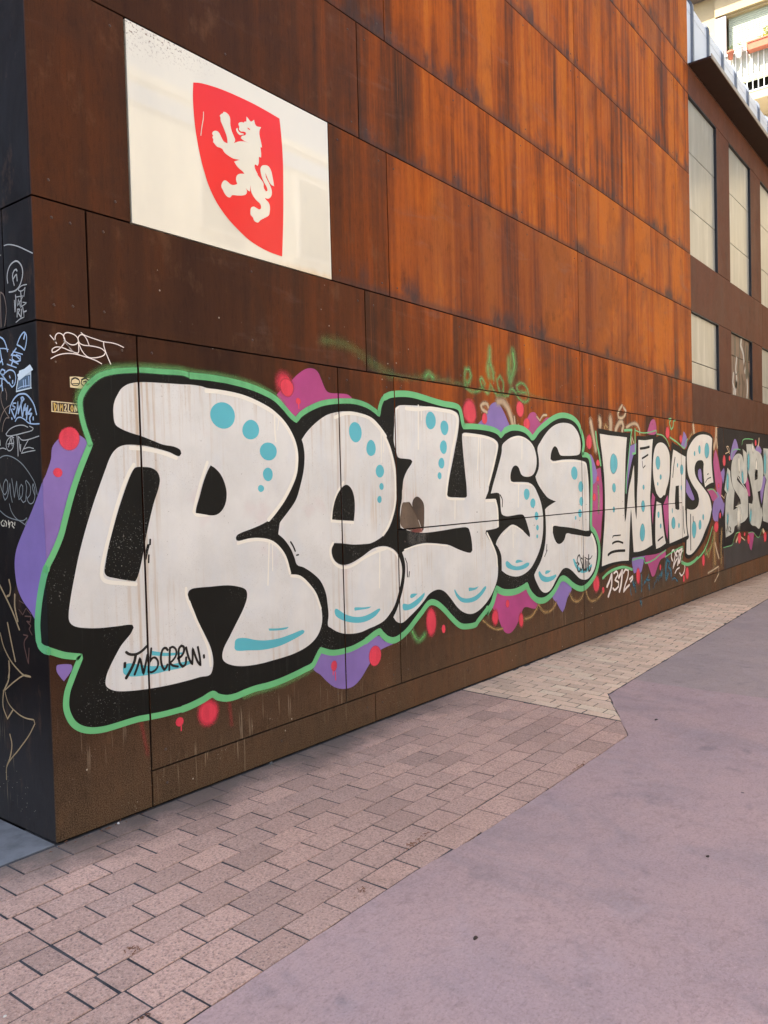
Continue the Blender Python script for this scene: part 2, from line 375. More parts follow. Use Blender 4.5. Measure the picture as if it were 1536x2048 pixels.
# ------------------------------------------------------------------ ground, pavement, road
def struct(name, mb, mat): return tag(mb.build(name, mat), kind='structure')
g = MB(); g.box(-400, 400, -400, 400, -.6, -.14); struct('ground', g, M_GROUND)
# pavement bed that shows in the joints
pav = MB(); pav.prism([(-6, .3), (3.47, .3), (3.33, -1.37), (3.05, -1.525), (2.2, -1.525), (1.4, -1.523), (.6, -1.484), (-6, -1.484)], lambda p: (p[0], p[1], gz(p[0]) - .0022), lambda p: (p[0], p[1], gz(p[0]) - .13))
PAV = tag(pav.build('pavement', M_JOINT), kind='structure')
pp = MB(); pp.prism([(3.474, .3), (30, .3), (30, -.30), (9.66, -.843), (6.2, -.955), (3.95, -1.032), (3.334, -1.368)], lambda p: (p[0], p[1], gz(p[0]) - .0022), lambda p: (p[0], p[1], gz(p[0]) - .13))
PALE = tag(pp.build('brick_pavement', M_JOINT), kind='structure')
def wob(p0, p1, n, amp):
    out = []
    for i in range(n):
        f = i / n; out.append((p0[0] + (p1[0] - p0[0]) * f, p0[1] + (p1[1] - p0[1]) * f + (rnd.uniform(-amp, amp) if i else 0)))
    return out
def edge_y(x):
    t = min(1., max(0., (x - .6) / .8)); t = t * t * (3 - 2 * t)
    return -1.488 - .041 * t - .002 * max(0., x - 1.4)
edge = [(-6 + 9.045 * i / 90, edge_y(-6 + 9.045 * i / 90) + (rnd.uniform(-.004, .003) if 0 < i else 0)) for i in range(90)] + wob((3.045, -1.531), (3.95, -1.034), 14, .006) + wob((3.95, -1.034), (4.54, -1.012), 8, .005) + [(4.54, -1.012)]
def sheet(name, outline, mat, thick=.13, top=0.0):
    tri = tessellate_polygon([[Vector((p[0], p[1], 0)) for p in outline]])
    n = len(outline); v = [(p[0], p[1], gz(p[0]) + top) for p in outline] + [(p[0], p[1], gz(p[0]) - thick) for p in outline]
    f = []
    for a, b, c in tri:
        pa, pb, pc = outline[a], outline[b], outline[c]
        cr = (pb[0] - pa[0]) * (pc[1] - pa[1]) - (pb[1] - pa[1]) * (pc[0] - pa[0])
        f.append((a, b, c) if cr > 0 else (a, c, b))
    for i in range(n):
        j = (i + 1) % n; f.append((i, j, n + j, n + i))
    return tag(link(name, mesh_from(name, v, f), mat), kind='structure')
sheet('road', edge + [(4.50, -1.3), (4.487, -1.56), (4.478, -2.05), (4.47, -6.39), (-6, -6.39)], M_ROAD)
edge2 = [(4.541, -1.0118)] + wob((4.541, -1.0118), (9.66, -.846), 40, .006)[1:] + [(9.66, -.846), (30, -.302), (30, -6.39), (4.471, -6.39), (4.479, -2.05), (4.488, -1.56), (4.501, -1.3)]
sheet('road_far', edge2, M_ROAD2, top=-.002)
op = MB(); op.box(-14, 30, -10.49, -6.4, -.13, .02, shear=True); struct('unseen_bounce_pavement', op, flat('pale_flagstone', (.50, .45, .37), .85, .2, .12, 3.))  # unseen pale strip added to bounce neutral light onto the wall
sl = MB(); sl.box(-6.9, -.004, .012, 6, -.12, .002); struct('stone_pavement', sl, M_STONE)

def clip_poly(poly, n, d):
    """keep points with n.p >= d"""
    out = []
    for i in range(len(poly)):
        a, b = poly[i], poly[(i + 1) % len(poly)]
        fa = n[0] * a[0] + n[1] * a[1] - d; fb = n[0] * b[0] + n[1] * b[1] - d
        if fa >= 0: out.append(a)
        if (fa >= 0) != (fb >= 0):
            t = fa / (fa - fb); out.append((a[0] + (b[0] - a[0]) * t, a[1] + (b[1] - a[1]) * t))
    return out
def brick_mesh(name, poly, c, ch=.002, th=.05):
    """a paver: flat top, chamfered arris, straight sides, about its centre"""
    n = len(poly); v = []; k = max(abs(p[0] - c[0]) for p in poly)
    for p in poly: v.append((p[0] - c[0], p[1] - c[1], -th))
    for p in poly: v.append((p[0] - c[0], p[1] - c[1], -ch))
    for p in poly:
        d = Vector((c[0] - p[0], c[1] - p[1])); d = d.normalized() * ch * 1.5
        v.append((p[0] - c[0] + d.x, p[1] - c[1] + d.y, 0))
    f = [tuple(range(2 * n, 3 * n))]
    for r in (0, 1):
        for i in range(n):
            j = (i + 1) % n; f.append((r * n + i, r * n + j, (r + 1) * n + j, (r + 1) * n + i))
    return mesh_from(name, v, f)
def lay(parent, poly, full, cache, mat, gap, rnd, jx=1.2, jy=.8):
    c = (sum(p[0] for p in poly) / len(poly), sum(p[1] for p in poly) / len(poly))
    if full and cache:
        me = cache[rnd.randrange(len(cache))] if len(cache) > 3 else None
    else: me = None
    if me is None:
        q = []
        for p in poly:
            dx, dy = c[0] - p[0], c[1] - p[1]
            q.append((p[0] + math.copysign(min(gap * jx, abs(dx)), dx) + rnd.uniform(-.0015, .0015), p[1] + math.copysign(min(gap * jy, abs(dy)), dy) + rnd.uniform(-.0015, .0015)))
        me = brick_mesh('brick', q, c)
        if full: cache.append(me)
    rot = (rnd.uniform(-.004, .004), -SG + rnd.uniform(-.004, .004), 0)
    return link('brick', me, mat, parent, (c[0], c[1], gz(c[0]) + .0010 + rnd.uniform(-.0012, .0014)), rot)
RW, RL = .149, .226
cacheR = []; nred = 0
for k in range(10):
    y1, y0 = -.006 - RW * k, -.006 - RW * (k + 1)
    if k == 9: y0 = -1.545
    off = -.235 + (RL / 2 if k % 2 else 0)
    i = -7
    while True:
        xa = off + i * RL; xb = xa + RL; i += 1
        if xa > 3.5: break
        crack = -.44 - .055 * (-(y0 + y1) / 2 - .46)
        pieces = [(xa, xb)]
        if y1 < -.40 and xa + .03 < crack < xb - .03: pieces = [(xa, crack), (crack, xb)]
        for (a, b) in pieces:
            poly = [(a, y0), (b, y0), (b, y1), (a, y1)]
            full = len(pieces) == 1 and k < 9
            q = clip_poly(poly, (-1, .11), -3.462)
            if k == 9 and len(q) > 2: q = clip_poly(q, (0., 1.), edge_y((a + b) / 2) + .002)
            if (y0 < -1.2):
                q = clip_poly(q, (-.555, 1.0), -1.531 + .555 * -3.045 + .004) if len(q) > 2 else q
            if len(q) < 3: continue
            if len(q) != 4 or any(abs(q[j][0] - poly[j][0]) > 1e-6 for j in range(4)): full = False
            if max(p[0] for p in q) - min(p[0] for p in q) < .03 or max(p[1] for p in q) - min(p[1] for p in q) < .03: continue
            lay(PAV, q, full, cacheR, M_RED, .0036 if not (len(pieces) == 2) else .0048, rnd); nred += 1
PW, PL = .103, .215
cacheP = []; npale = 0; far = MB()
for k in range(-2, 150):
    off = rnd.uniform(0, PL) if k % 2 else 0
    off = (PL / 2 if k % 2 else 0) + rnd.uniform(-.02, .02)
    for j in range(-1, 9):
        y1 = -.006 - j * PL + off; y0 = y1 - PL
        if y1 < -1.4 or y0 > 0: continue
        y1 = min(y1, -.006)
        xs = 3.478 + k * PW
        poly = [(xs + .11 * y0, y0), (xs + PW + .11 * y0, y0), (xs + PW + .11 * y1, y1), (xs + .11 * y1, y1)]
        xc = sum(p[0] for p in poly) / 4
        q = clip_poly(poly, (1, -.11), 3.478)
        if len(q) < 3: continue
        if xc < 3.95: q = clip_poly(q, (-.555, 1.0), -1.034 - .555 * 3.95 + .006)
        elif xc < 9.66: q = clip_poly(q, (-.0327, 1.0), -1.030 - .0327 * 3.95 + .004)
        else: q = clip_poly(q, (-.0266, 1.0), -.838 - .0266 * 9.66)
        if len(q) < 3: continue
        if max(p[0] for p in q) - min(p[0] for p in q) < .025 or max(p[1] for p in q) - min(p[1] for p in q) < .025: continue
        full = len(q) == 4 and all(abs(q[m][1] - poly[m][1]) < 1e-6 for m in range(4)) and y1 < -.0061
        if npale < 296:
            lay(PALE, q, full, cacheP, M_PALE, .0040, rnd, 1.35, 1.2); npale += 1
        else:
            c = (sum(p[0] for p in q) / len(q), sum(p[1] for p in q) / len(q)); h = rnd.uniform(-.001, .002)
            q = [(p[0] + math.copysign(.0040, c[0] - p[0]), p[1] + math.copysign(.0040, c[1] - p[1])) for p in q]
            far.prism(q, lambda p: (p[0], p[1], gz(p[0]) - .05), lambda p: (p[0], p[1], gz(p[0]) + h))
tag(far.build('far_bricks', M_PALE, PALE), kind='stuff')

# ------------------------------------------------------------------ the tall rust-clad building
GAP = .0045
XE = 9.64; TOP = 9.53
BLD = empty('rust_clad_building', (0, 0, 0), 'tall building clad in rust-orange weathered steel panels, graffiti along its base', 'building')
core = MB(); core.box(.022, XE - .002, .022, 9, -.3, TOP - .02); core.build('wall_core', M_GAP, BLD)
PANELS = []
def row(z0, z1, xs, skip=()):
    for a, b in zip(xs[:-1], xs[1:]):
        if (a, b) in skip: continue
        PANELS.append((a, b, z0, z1))
Z4, Z3, Z2, Z1, Z0, ZM1, ZM2, ZM3, ZM4 = .187, 1.297, 2.397, 2.954, 3.966, 4.742, 5.841, 6.943, 7.33
PANELS.append((0, .527, -.3, Z2))
row(-.3, Z4, [.527, 2.367, 5.868, 9.1])
PANELS += [(.527, 2.061, Z4, Z2), (2.061, 2.672, Z4, Z2)]
for zz in ((Z4, Z3), (Z3, Z2)): row(*zz, [2.672, 5.868, 9.1])
row(Z2, Z1, [0, .267, 2.367, 5.868, XE])
SIGN = (.519, 2.033)
row(Z1, Z0, [0, .519, 2.033, 2.652, 5.868, XE], skip=[SIGN])
row(Z0, ZM1, [0, 2.351, 5.868, XE])
row(ZM1, ZM2, [0, 2.664, 5.868, 9.03, XE]); row(ZM2, ZM3, [0, 2.351, 5.868, 9.03, XE])
row(ZM3, ZM4, [0, 2.664, 5.868, XE])
zz = ZM4
for i, hh in enumerate((1.1, 1.1)):
    row(zz, zz + hh, [0, 2.664 if i % 2 else 2.351, 5.868, XE]); zz += hh
screws = MB()
def foot(m, z0):
    if z0 < 0: m.v = [(x, y, gz(x) + .011 if z < 0 else z) for (x, y, z) in m.v]
def screw(x, z):
    r = .0075; b = len(screws.v)
    for k in range(6):
        t = math.pi * k / 3; screws.v.append((x + r * math.cos(t), -.0004, z + r * math.sin(t)))
    for k in range(6):
        t = math.pi * k / 3; screws.v.append((x + r * .6 * math.cos(t), -.0045, z + r * .6 * math.sin(t)))
    screws.f.append(tuple(b + 6 + k for k in range(6)))
    for k in range(6):
        j = (k + 1) % 6; screws.f.append((b + k, b + j, b + 6 + j, b + 6 + k))
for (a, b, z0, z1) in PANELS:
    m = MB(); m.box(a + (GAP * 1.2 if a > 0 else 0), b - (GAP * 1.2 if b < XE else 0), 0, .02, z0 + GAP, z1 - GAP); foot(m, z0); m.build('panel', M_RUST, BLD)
    if z0 > 8: continue
    nx = max(1, round((b - a - .16) / 1.02))
    for i in range(nx + 1):
        x = a + .085 + (b - a - .17) * i / nx
        for z in (z0 + .085, z1 - .085):
            if z > -.02 and not (z0 < 0 and z < .0): screw(x + rnd.uniform(-.008, .008), z + rnd.uniform(-.008, .008))
tag(screws.build('screws', M_SCREW, BLD), kind='stuff')
# side face round the corner
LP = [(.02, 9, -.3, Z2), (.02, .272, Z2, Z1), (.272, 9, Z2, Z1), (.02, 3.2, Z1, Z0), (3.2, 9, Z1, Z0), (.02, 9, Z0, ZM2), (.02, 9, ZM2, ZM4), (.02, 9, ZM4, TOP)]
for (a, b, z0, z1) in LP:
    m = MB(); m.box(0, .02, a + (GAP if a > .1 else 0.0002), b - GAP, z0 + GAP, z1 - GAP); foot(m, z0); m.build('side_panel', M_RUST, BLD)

# ------------------------------------------------------------------ low wing with frosted windows
WING = empty('low_wing', (XE, 0, 0), 'lower brown steel wing with tall frosted windows and a thin dark canopy', 'building')
XW = 30.0
core = MB(); core.box(XE + .002, XW, .075, 8.5, -.5, 7.36); core.build('wall_core', M_GAP, WING)
WP = []
wins = [(9.652 + 2.07 * i, 11.018 + 2.07 * i) for i in range(10)]
def wpan(a, b, z0, z1):
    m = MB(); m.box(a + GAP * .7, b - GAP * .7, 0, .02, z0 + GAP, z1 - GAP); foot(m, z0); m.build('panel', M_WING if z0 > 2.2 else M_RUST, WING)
    WP.append((a, b, z0, z1))
for i, (a, b) in enumerate(zip([9.1, 11.2, 14.3, 18, 22, 26], [11.2, 14.3, 18, 22, 26, XW])):
    wpan(a, b, Z4, Z2)
for a, b in zip([9.1, 11.57, 15.3, 20, 25], [11.57, 15.3, 20, 25, XW]): wpan(a, b, -.5, Z4)
for z0, z1 in ((Z2, Z1), (Z0, ZM1), (ZM3, 7.345)):
    bs = [XE, 13.86, 18.0, 22.1, 26.3, XW] if z0 < 6 else [XE, 15.9, 22.1, XW]
    for a, b in zip(bs[:-1], bs[1:]): wpan(a, b, z0, z1)
M_PANE = m_pane(); M_PANEB = flat('paint_smeared_pane', (.10, .06, .042), .5, .3, .5, 5., streak=True)
for i, (a, b) in enumerate(wins):
    for z0, z1, cuts in ((Z1, Z0, [3.275] if i != 1 else [3.605]), (ZM1, ZM3, [5.405, 6.195])):
        if i + 1 < len(wins): wpan(b, wins[i + 1][0], z0, z1)
        w = MB()   # dark reveal lining
        w.box(a, a + .012, .021, .074, z0, z1); w.box(b - .012, b, .0005, .074, z0, z1)
        w.box(a + .012, b - .012, .0005, .074, z1 - .012, z1); w.box(a + .012, b - .012, .021, .074, z0, z0 + .012)
        wf = w.build('window', M_FRAME, WING)
        zs = [z0 + .012] + cuts + [z1 - .012]
        for z_a, z_b in zip(zs[:-1], zs[1:]):
            p = MB(); p.box(a + .013, b - .016, .038, .05, z_a + .006, z_b - .006); p.build('pane', M_PANE if not (i == 1 and z1 < 4) else M_PANEB, wf)
# canopy
c = MB(); c.box(XE + .035, XW, -.30, -.001, 7.346, 7.372); cn = c.build('canopy', M_SOFFIT, WING)
c = MB(); c.box(XE + .034, XW, -.312, -.3005, 7.342, 7.40); c.build('lip', M_LIP, cn)
# zinc cladding with standing seams above it
M_ZINC = m_zinc(); M_RIB = flat('zinc_seam', (.14, .155, .18), .4, .5)
def zprof(o):
    pr = [(-o + .004, 7.373), (-o + .004, 8.20)]
    for k in range(1, 7):
        a = math.pi / 2 * k / 6; pr.append((-o + .004 + (.17 + o) * (1 - math.cos(a)), 8.20 + (.13 + o) * math.sin(a)))
    pr.append((3.5, 8.75 + o)); return pr
def strip(x0, x1, prof):
    v = []; f = []
    for (y, z) in prof: v += [(x0, y, z), (x1, y, z)]
    n = len(prof)
    for k in range(n - 1): f.append((2 * k, 2 * k + 1, 2 * k + 3, 2 * k + 2))
    v += [(x0, 3.5, 7.38), (x1, 3.5, 7.38)]
    f.append((2 * n - 2, 2 * n - 1, 2 * n + 1, 2 * n)); f.append((2 * n, 2 * n + 1, 1, 0))
    f.append(tuple(2 * k for k in range(n)) + (2 * n,)); f.append(tuple(2 * k + 1 for k in range(n - 1, -1, -1)) + (2 * n + 1,))
    m = MB(); m.v = v; m.f = f; return m
xr = [9.645] + [9.835 + .775 * i for i in range(27)]
for a, b in zip(xr[:-1], xr[1:]):
    lo = [(.004, 7.373), (.004, 8.088), (.012, 8.088)]
    m = MB(); m.box(a + .001, b - .001, .004, .02, 7.373, 8.092); m.build('roof_panel', M_ZINC, WING)
    hp = [(.004, 8.102)] + zprof(0)[1:]
    m = strip(a + .001, b - .001, hp); m.build('roof_panel', M_ZINC, WING)
for x in xr[1:]:
    m = strip(x - .024, x + .024, zprof(.034)); m.build('seam_rib', M_RIB, WING)

# ------------------------------------------------------------------ the white sign with its crest
def sub(name, mb, mat, par): return mb.build(name, mat, par)
SGN = empty('crest_sign', (SIGN[0], 0, Z1), 'cream glossy sign panel with a red shield and white lion crest', 'sign')
m = MB(); m.box(SIGN[0] + .006, SIGN[1] - .006, -.001, .019, Z1 + .004, Z0 - .006); m.build('board', m_sign(), SGN)

# ------------------------------------------------------------------ paint: shapes measured on the walls, in millimetres
SEAM_H = []; SEAM_V = []
for (a, b, z0, z1) in PANELS + WP:
    SEAM_H.append((z1, a, b)); SEAM_V.append((b, z0, z1)); SEAM_V.append((a, z0, z1))
SEAM_V = sorted(set((round(x, 3), z0, z1) for x, z0, z1 in SEAM_V if x > .01 and z0 < 3))
SEAM_H = sorted(set((round(z, 3), a, b) for z, a, b in SEAM_H if z < 3))
SEAM_L = sorted(set((round(z1, 3)) for (a, b, z0, z1) in LP if z1 < 3.5))
def smooth(pts, closed, seg=4):
    n = len(pts); P2 = [Vector(p) for p in pts]; sharp = []
    for i in range(n):
        if not closed and i in (0, n - 1): sharp.append(True); continue
        a = P2[i] - P2[i - 1]; b = P2[(i + 1) % n] - P2[i]
        sharp.append(a.length < 1e-6 or b.length < 1e-6 or a.angle(b) > math.radians(62))
    tan = []
    for i in range(n):
        p, q = P2[i - 1] if (closed or i > 0) else P2[i], P2[(i + 1) % n] if (closed or i < n - 1) else P2[i]
        tan.append(None if sharp[i] else (q - p).normalized())
    out = []
    for i in range(n if closed else n - 1):
        a, b = P2[i], P2[(i + 1) % n]; L = (b - a).length
        ta = tan[i]; tb = tan[(i + 1) % n]
        d = (b - a)
        m0 = ta * L if ta is not None else d; m1 = tb * L if tb is not None else d
        for k in range(seg):
            t = k / seg; t2 = t * t; t3 = t2 * t
            out.append((2 * t3 - 3 * t2 + 1) * a + (t3 - 2 * t2 + t) * m0 + (-2 * t3 + 3 * t2) * b + (t3 - t2) * m1)
    if not closed: out.append(P2[-1])
    return out
def shape_poly(pts):
    q = smooth(pts, True)
    tri = tessellate_polygon([[Vector((p.x, p.y, 0)) for p in q]])
    return q, [tuple(t) for t in tri], None
def shape_ellipse(cx, cz, rx, rz, soft, rr):
    n = 26; w = [rr.uniform(-.05, .05) for _ in range(6)]
    def rad(t): return 1 + w[0] * math.cos(2 * t + w[1] * 60) + w[2] * math.cos(3 * t + w[3] * 60) * .7
    rings = [0., 1 - soft, 1 - soft * .5, 1.] if soft else [0., 1.]
    fa = [1., 1., .6, 0.] if soft else [1, 1]
    v = [Vector((cx, cz))]; fade = [1.]
    for r, f_ in zip(rings[1:], fa[1:]):
        for k in range(n):
            t = 2 * math.pi * k / n; v.append(Vector((cx + rx * r * rad(t) * math.cos(t), cz + rz * r * rad(t) * math.sin(t)))); fade.append(f_)
    f = [(0, 1 + k, 1 + (k + 1) % n) for k in range(n)]
    for r in range(len(rings) - 2):
        for k in range(n):
            a = 1 + r * n + k; b = 1 + r * n + (k + 1) % n; f.append((a, b, b + n, a + n))
    return v, f, fade if soft else None
def shape_line(pts, w, soft):
    q = smooth(pts, False, 5); n = len(q); hw = w / 2
    # round ends
    d0 = (q[1] - q[0]).normalized(); d1 = (q[-1] - q[-2]).normalized()
    sect = []
    for i in range(n):
        a = q[max(0, i - 1)]; b = q[min(n - 1, i + 1)]; d = (b - a)
        d = d.normalized() if d.length > 1e-9 else d0
        sect.append((q[i], Vector((-d.y, d.x)), 1.))
    caps0 = []; caps1 = []
    for a in (.92, .7, .38):
        s = math.sqrt(1 - a * a)
        caps0.append((q[0] - d0 * hw * a, Vector((-d0.y, d0.x)), s)); caps1.insert(0, (q[-1] + d1 * hw * a, Vector((-d1.y, d1.x)), s))
    sect = caps0 + sect + caps1; nc = 3
    if soft: offs = [-1, -(1 - soft * .5), -(1 - soft), (1 - soft), (1 - soft * .5), 1]; fa = [0, .5, 1, 1, .5, 0]
    else: offs = [-1, 1]; fa = [1, 1]
    if soft and soft > .95: offs = [-1, -.5, 0, .5, 1]; fa = [0, .5, 1, .5, 0]
    m = len(offs); v = []; fade = []
    for i, (c, nn, s) in enumerate(sect):
        e = 1.
        if soft: e = min(1., (i + .0) / nc, (len(sect) - 1 - i) / nc)
        for o, f_ in zip(offs, fa): v.append(c + nn * hw * o * s); fade.append(f_ * e)
    f = [(i * m + k, i * m + k + 1, (i + 1) * m + k + 1, (i + 1) * m + k) for i in range(len(sect) - 1) for k in range(m - 1)]
    return v, f, fade if soft else None
LAYER = .0007
def paint_mesh(name, v2, f, fade, plane, layer, origin, lift=0., yoff=0., cut=True):
    bm = bmesh.new(); fl = bm.verts.layers.float.new('fade') if fade else None
    vs_ = []; n = len(v2)
    for i, p in enumerate(v2):
        vt = bm.verts.new((p.x, 0, p.y)); vs_.append(vt)
        if fl: vt[fl] = fade[i]
    for q in f:
        try: bm.faces.new([vs_[i] for i in q])
        except ValueError: pass
    x0 = min(p.x for p in v2); x1 = max(p.x for p in v2); z0 = min(p.y for p in v2); z1 = max(p.y for p in v2)
    rects = []
    if cut:
        G_ = GAP + .0004
        if plane == 'W':
            rects += [(x - G_ * 1.2, x + G_ * 1.2, a, b) for x, a, b in SEAM_V if x0 < x + G_ and x1 > x - G_ and z0 < b and z1 > a]
            rects += [(a, b, z - G_, z + G_) for z, a, b in SEAM_H if z0 < z + G_ and z1 > z - G_ and x0 < b and x1 > a]
        else: rects += [(-1, 9, z - G_, z + G_) for z in SEAM_L if z0 < z + G_ and z1 > z - G_]
    for (a, b, c_, d) in rects:
        vert = (b - a) < .02
        for val in ((a, b) if vert else (c_, d)):
            gm = bm.verts[:] + bm.edges[:] + bm.faces[:]
            bmesh.ops.bisect_plane(bm, geom=gm, dist=1e-6, plane_co=(val, 0, 0) if vert else (0, 0, val), plane_no=(1, 0, 0) if vert else (0, 0, 1))
    if rects:
        dead = []
        for fc in bm.faces:
            c_ = fc.calc_center_median()
            if any(a < c_.x < b and c < c_.z < d for (a, b, c, d) in rects): dead.append(fc)
        bmesh.ops.delete(bm, geom=dead, context='FACES')
    d = layer * LAYER
    for vt in bm.verts:
        u_, w_ = vt.co.x, vt.co.z
        vt.co = Vector((u_, yoff - d - lift, w_)) if plane == 'W' else Vector((-d - lift, u_, w_))
        vt.co -= origin
    bm.normal_update()
    out_n = Vector((0, -1, 0)) if plane == 'W' else Vector((-1, 0, 0))
    for fc in bm.faces:
        if fc.normal.dot(out_n) < 0: fc.normal_flip()
    me = bpy.data.meshes.new(name); bm.to_mesh(me); bm.free(); return me

THINGS = {
 'reyse': ('graffiti_lettering', 'biggest graffiti piece, white bubble letters on black with green outline and blue spots', 'graffiti'),
 'wios': ('graffiti_lettering', 'mid-size graffiti piece, cream letters reading Wios, black edged, right of the biggest piece', 'graffiti'),
 'spz': ('graffiti_lettering', 'silver-grey graffiti letters on black, farthest along the wall beyond the Wios piece', 'graffiti'),
 'flame': ('graffiti_scribble', 'thin bright green sprayed scribble with flame shapes above the big letters', 'graffiti'),
 'tnb': ('graffiti_tag', 'black marker tag reading TNB crew on the foot of the letter R', 'graffiti tag'),
 'eslut': ('graffiti_tag', 'small black marker tag reading Eslut on the last big white letter', 'graffiti tag'),
 'zest': ('graffiti_tag', 'underlined white one-line tag on brown steel above the two small stickers', 'graffiti tag'),
 'n1312': ('graffiti_tag', 'white handwritten number 1312 under the letter W', 'graffiti tag'),
 'n235': ('graffiti_tag', 'white scrawled numerals with a curled tail under the letter S of Wios', 'graffiti tag'),
 'bluetag': ('graffiti_tag', 'faded dripping blue tag low on the wall beside the white 1312', 'graffiti tag'),
 'arcC': ('graffiti_tag', 'single pale curved line, topmost mark on the dark side face', 'graffiti tag'),
 'at': ('graffiti_tag', 'pale letter inside an open circle on the dark side face', 'graffiti tag'),
 'scrawl': ('graffiti_tag', 'dense pale vertical scrawl under the circled letter on the side face', 'graffiti tag'),
 'loopC': ('graffiti_tag', 'faint tan tall loop at the picture edge beside the dense pale scrawl', 'graffiti tag'),
 'shot': ('graffiti_tag', 'pale blue tag reading 8 HOT D climbing the dark side face', 'graffiti tag'),
 'rgraff': ('graffiti_tag', 'pale blue cut-off letters at the picture edge left of the HOT tag', 'graffiti tag'),
 'spark': ('graffiti_tag', 'light blue tag reading Spark under a halo arc, below the torn blue sticker', 'graffiti tag'),
 'swirlC': ('graffiti_tag', 'thin tan swirl at the picture edge left of the Spark tag', 'graffiti tag'),
 'lanz': ('graffiti_tag', 'thin pale tag with a circled A under a flat loop on the side face', 'graffiti tag'),
 'emeed': ('graffiti_tag', 'thin grey looping script under a large arc beside the purple patch', 'graffiti tag'),
 'gapi': ('graffiti_tag', 'tiny cream tag below the grey looping script on the side face', 'graffiti tag'),
 'goldswirl': ('graffiti_tag', 'long gold-brown swirling lines low on the dark side face', 'graffiti tag'),
 'redscr': ('graffiti_tag', 'faint rust-red scribble on the side face beside the teal outline', 'graffiti tag'),
 'wintag': ('graffiti_tag', 'dense dark streaked tag covering one small lower window of the wing', 'graffiti tag'),
 'st1': ('sticker', 'small cream sticker printed with two round faces, above the framed sticker', 'sticker'),
 'st2': ('sticker', 'small dark framed sticker lettered Dimelon, partly under the green outline', 'sticker'),
 'st3': ('sticker', 'blue sticker taped with a white strip on the dark side face', 'sticker')}
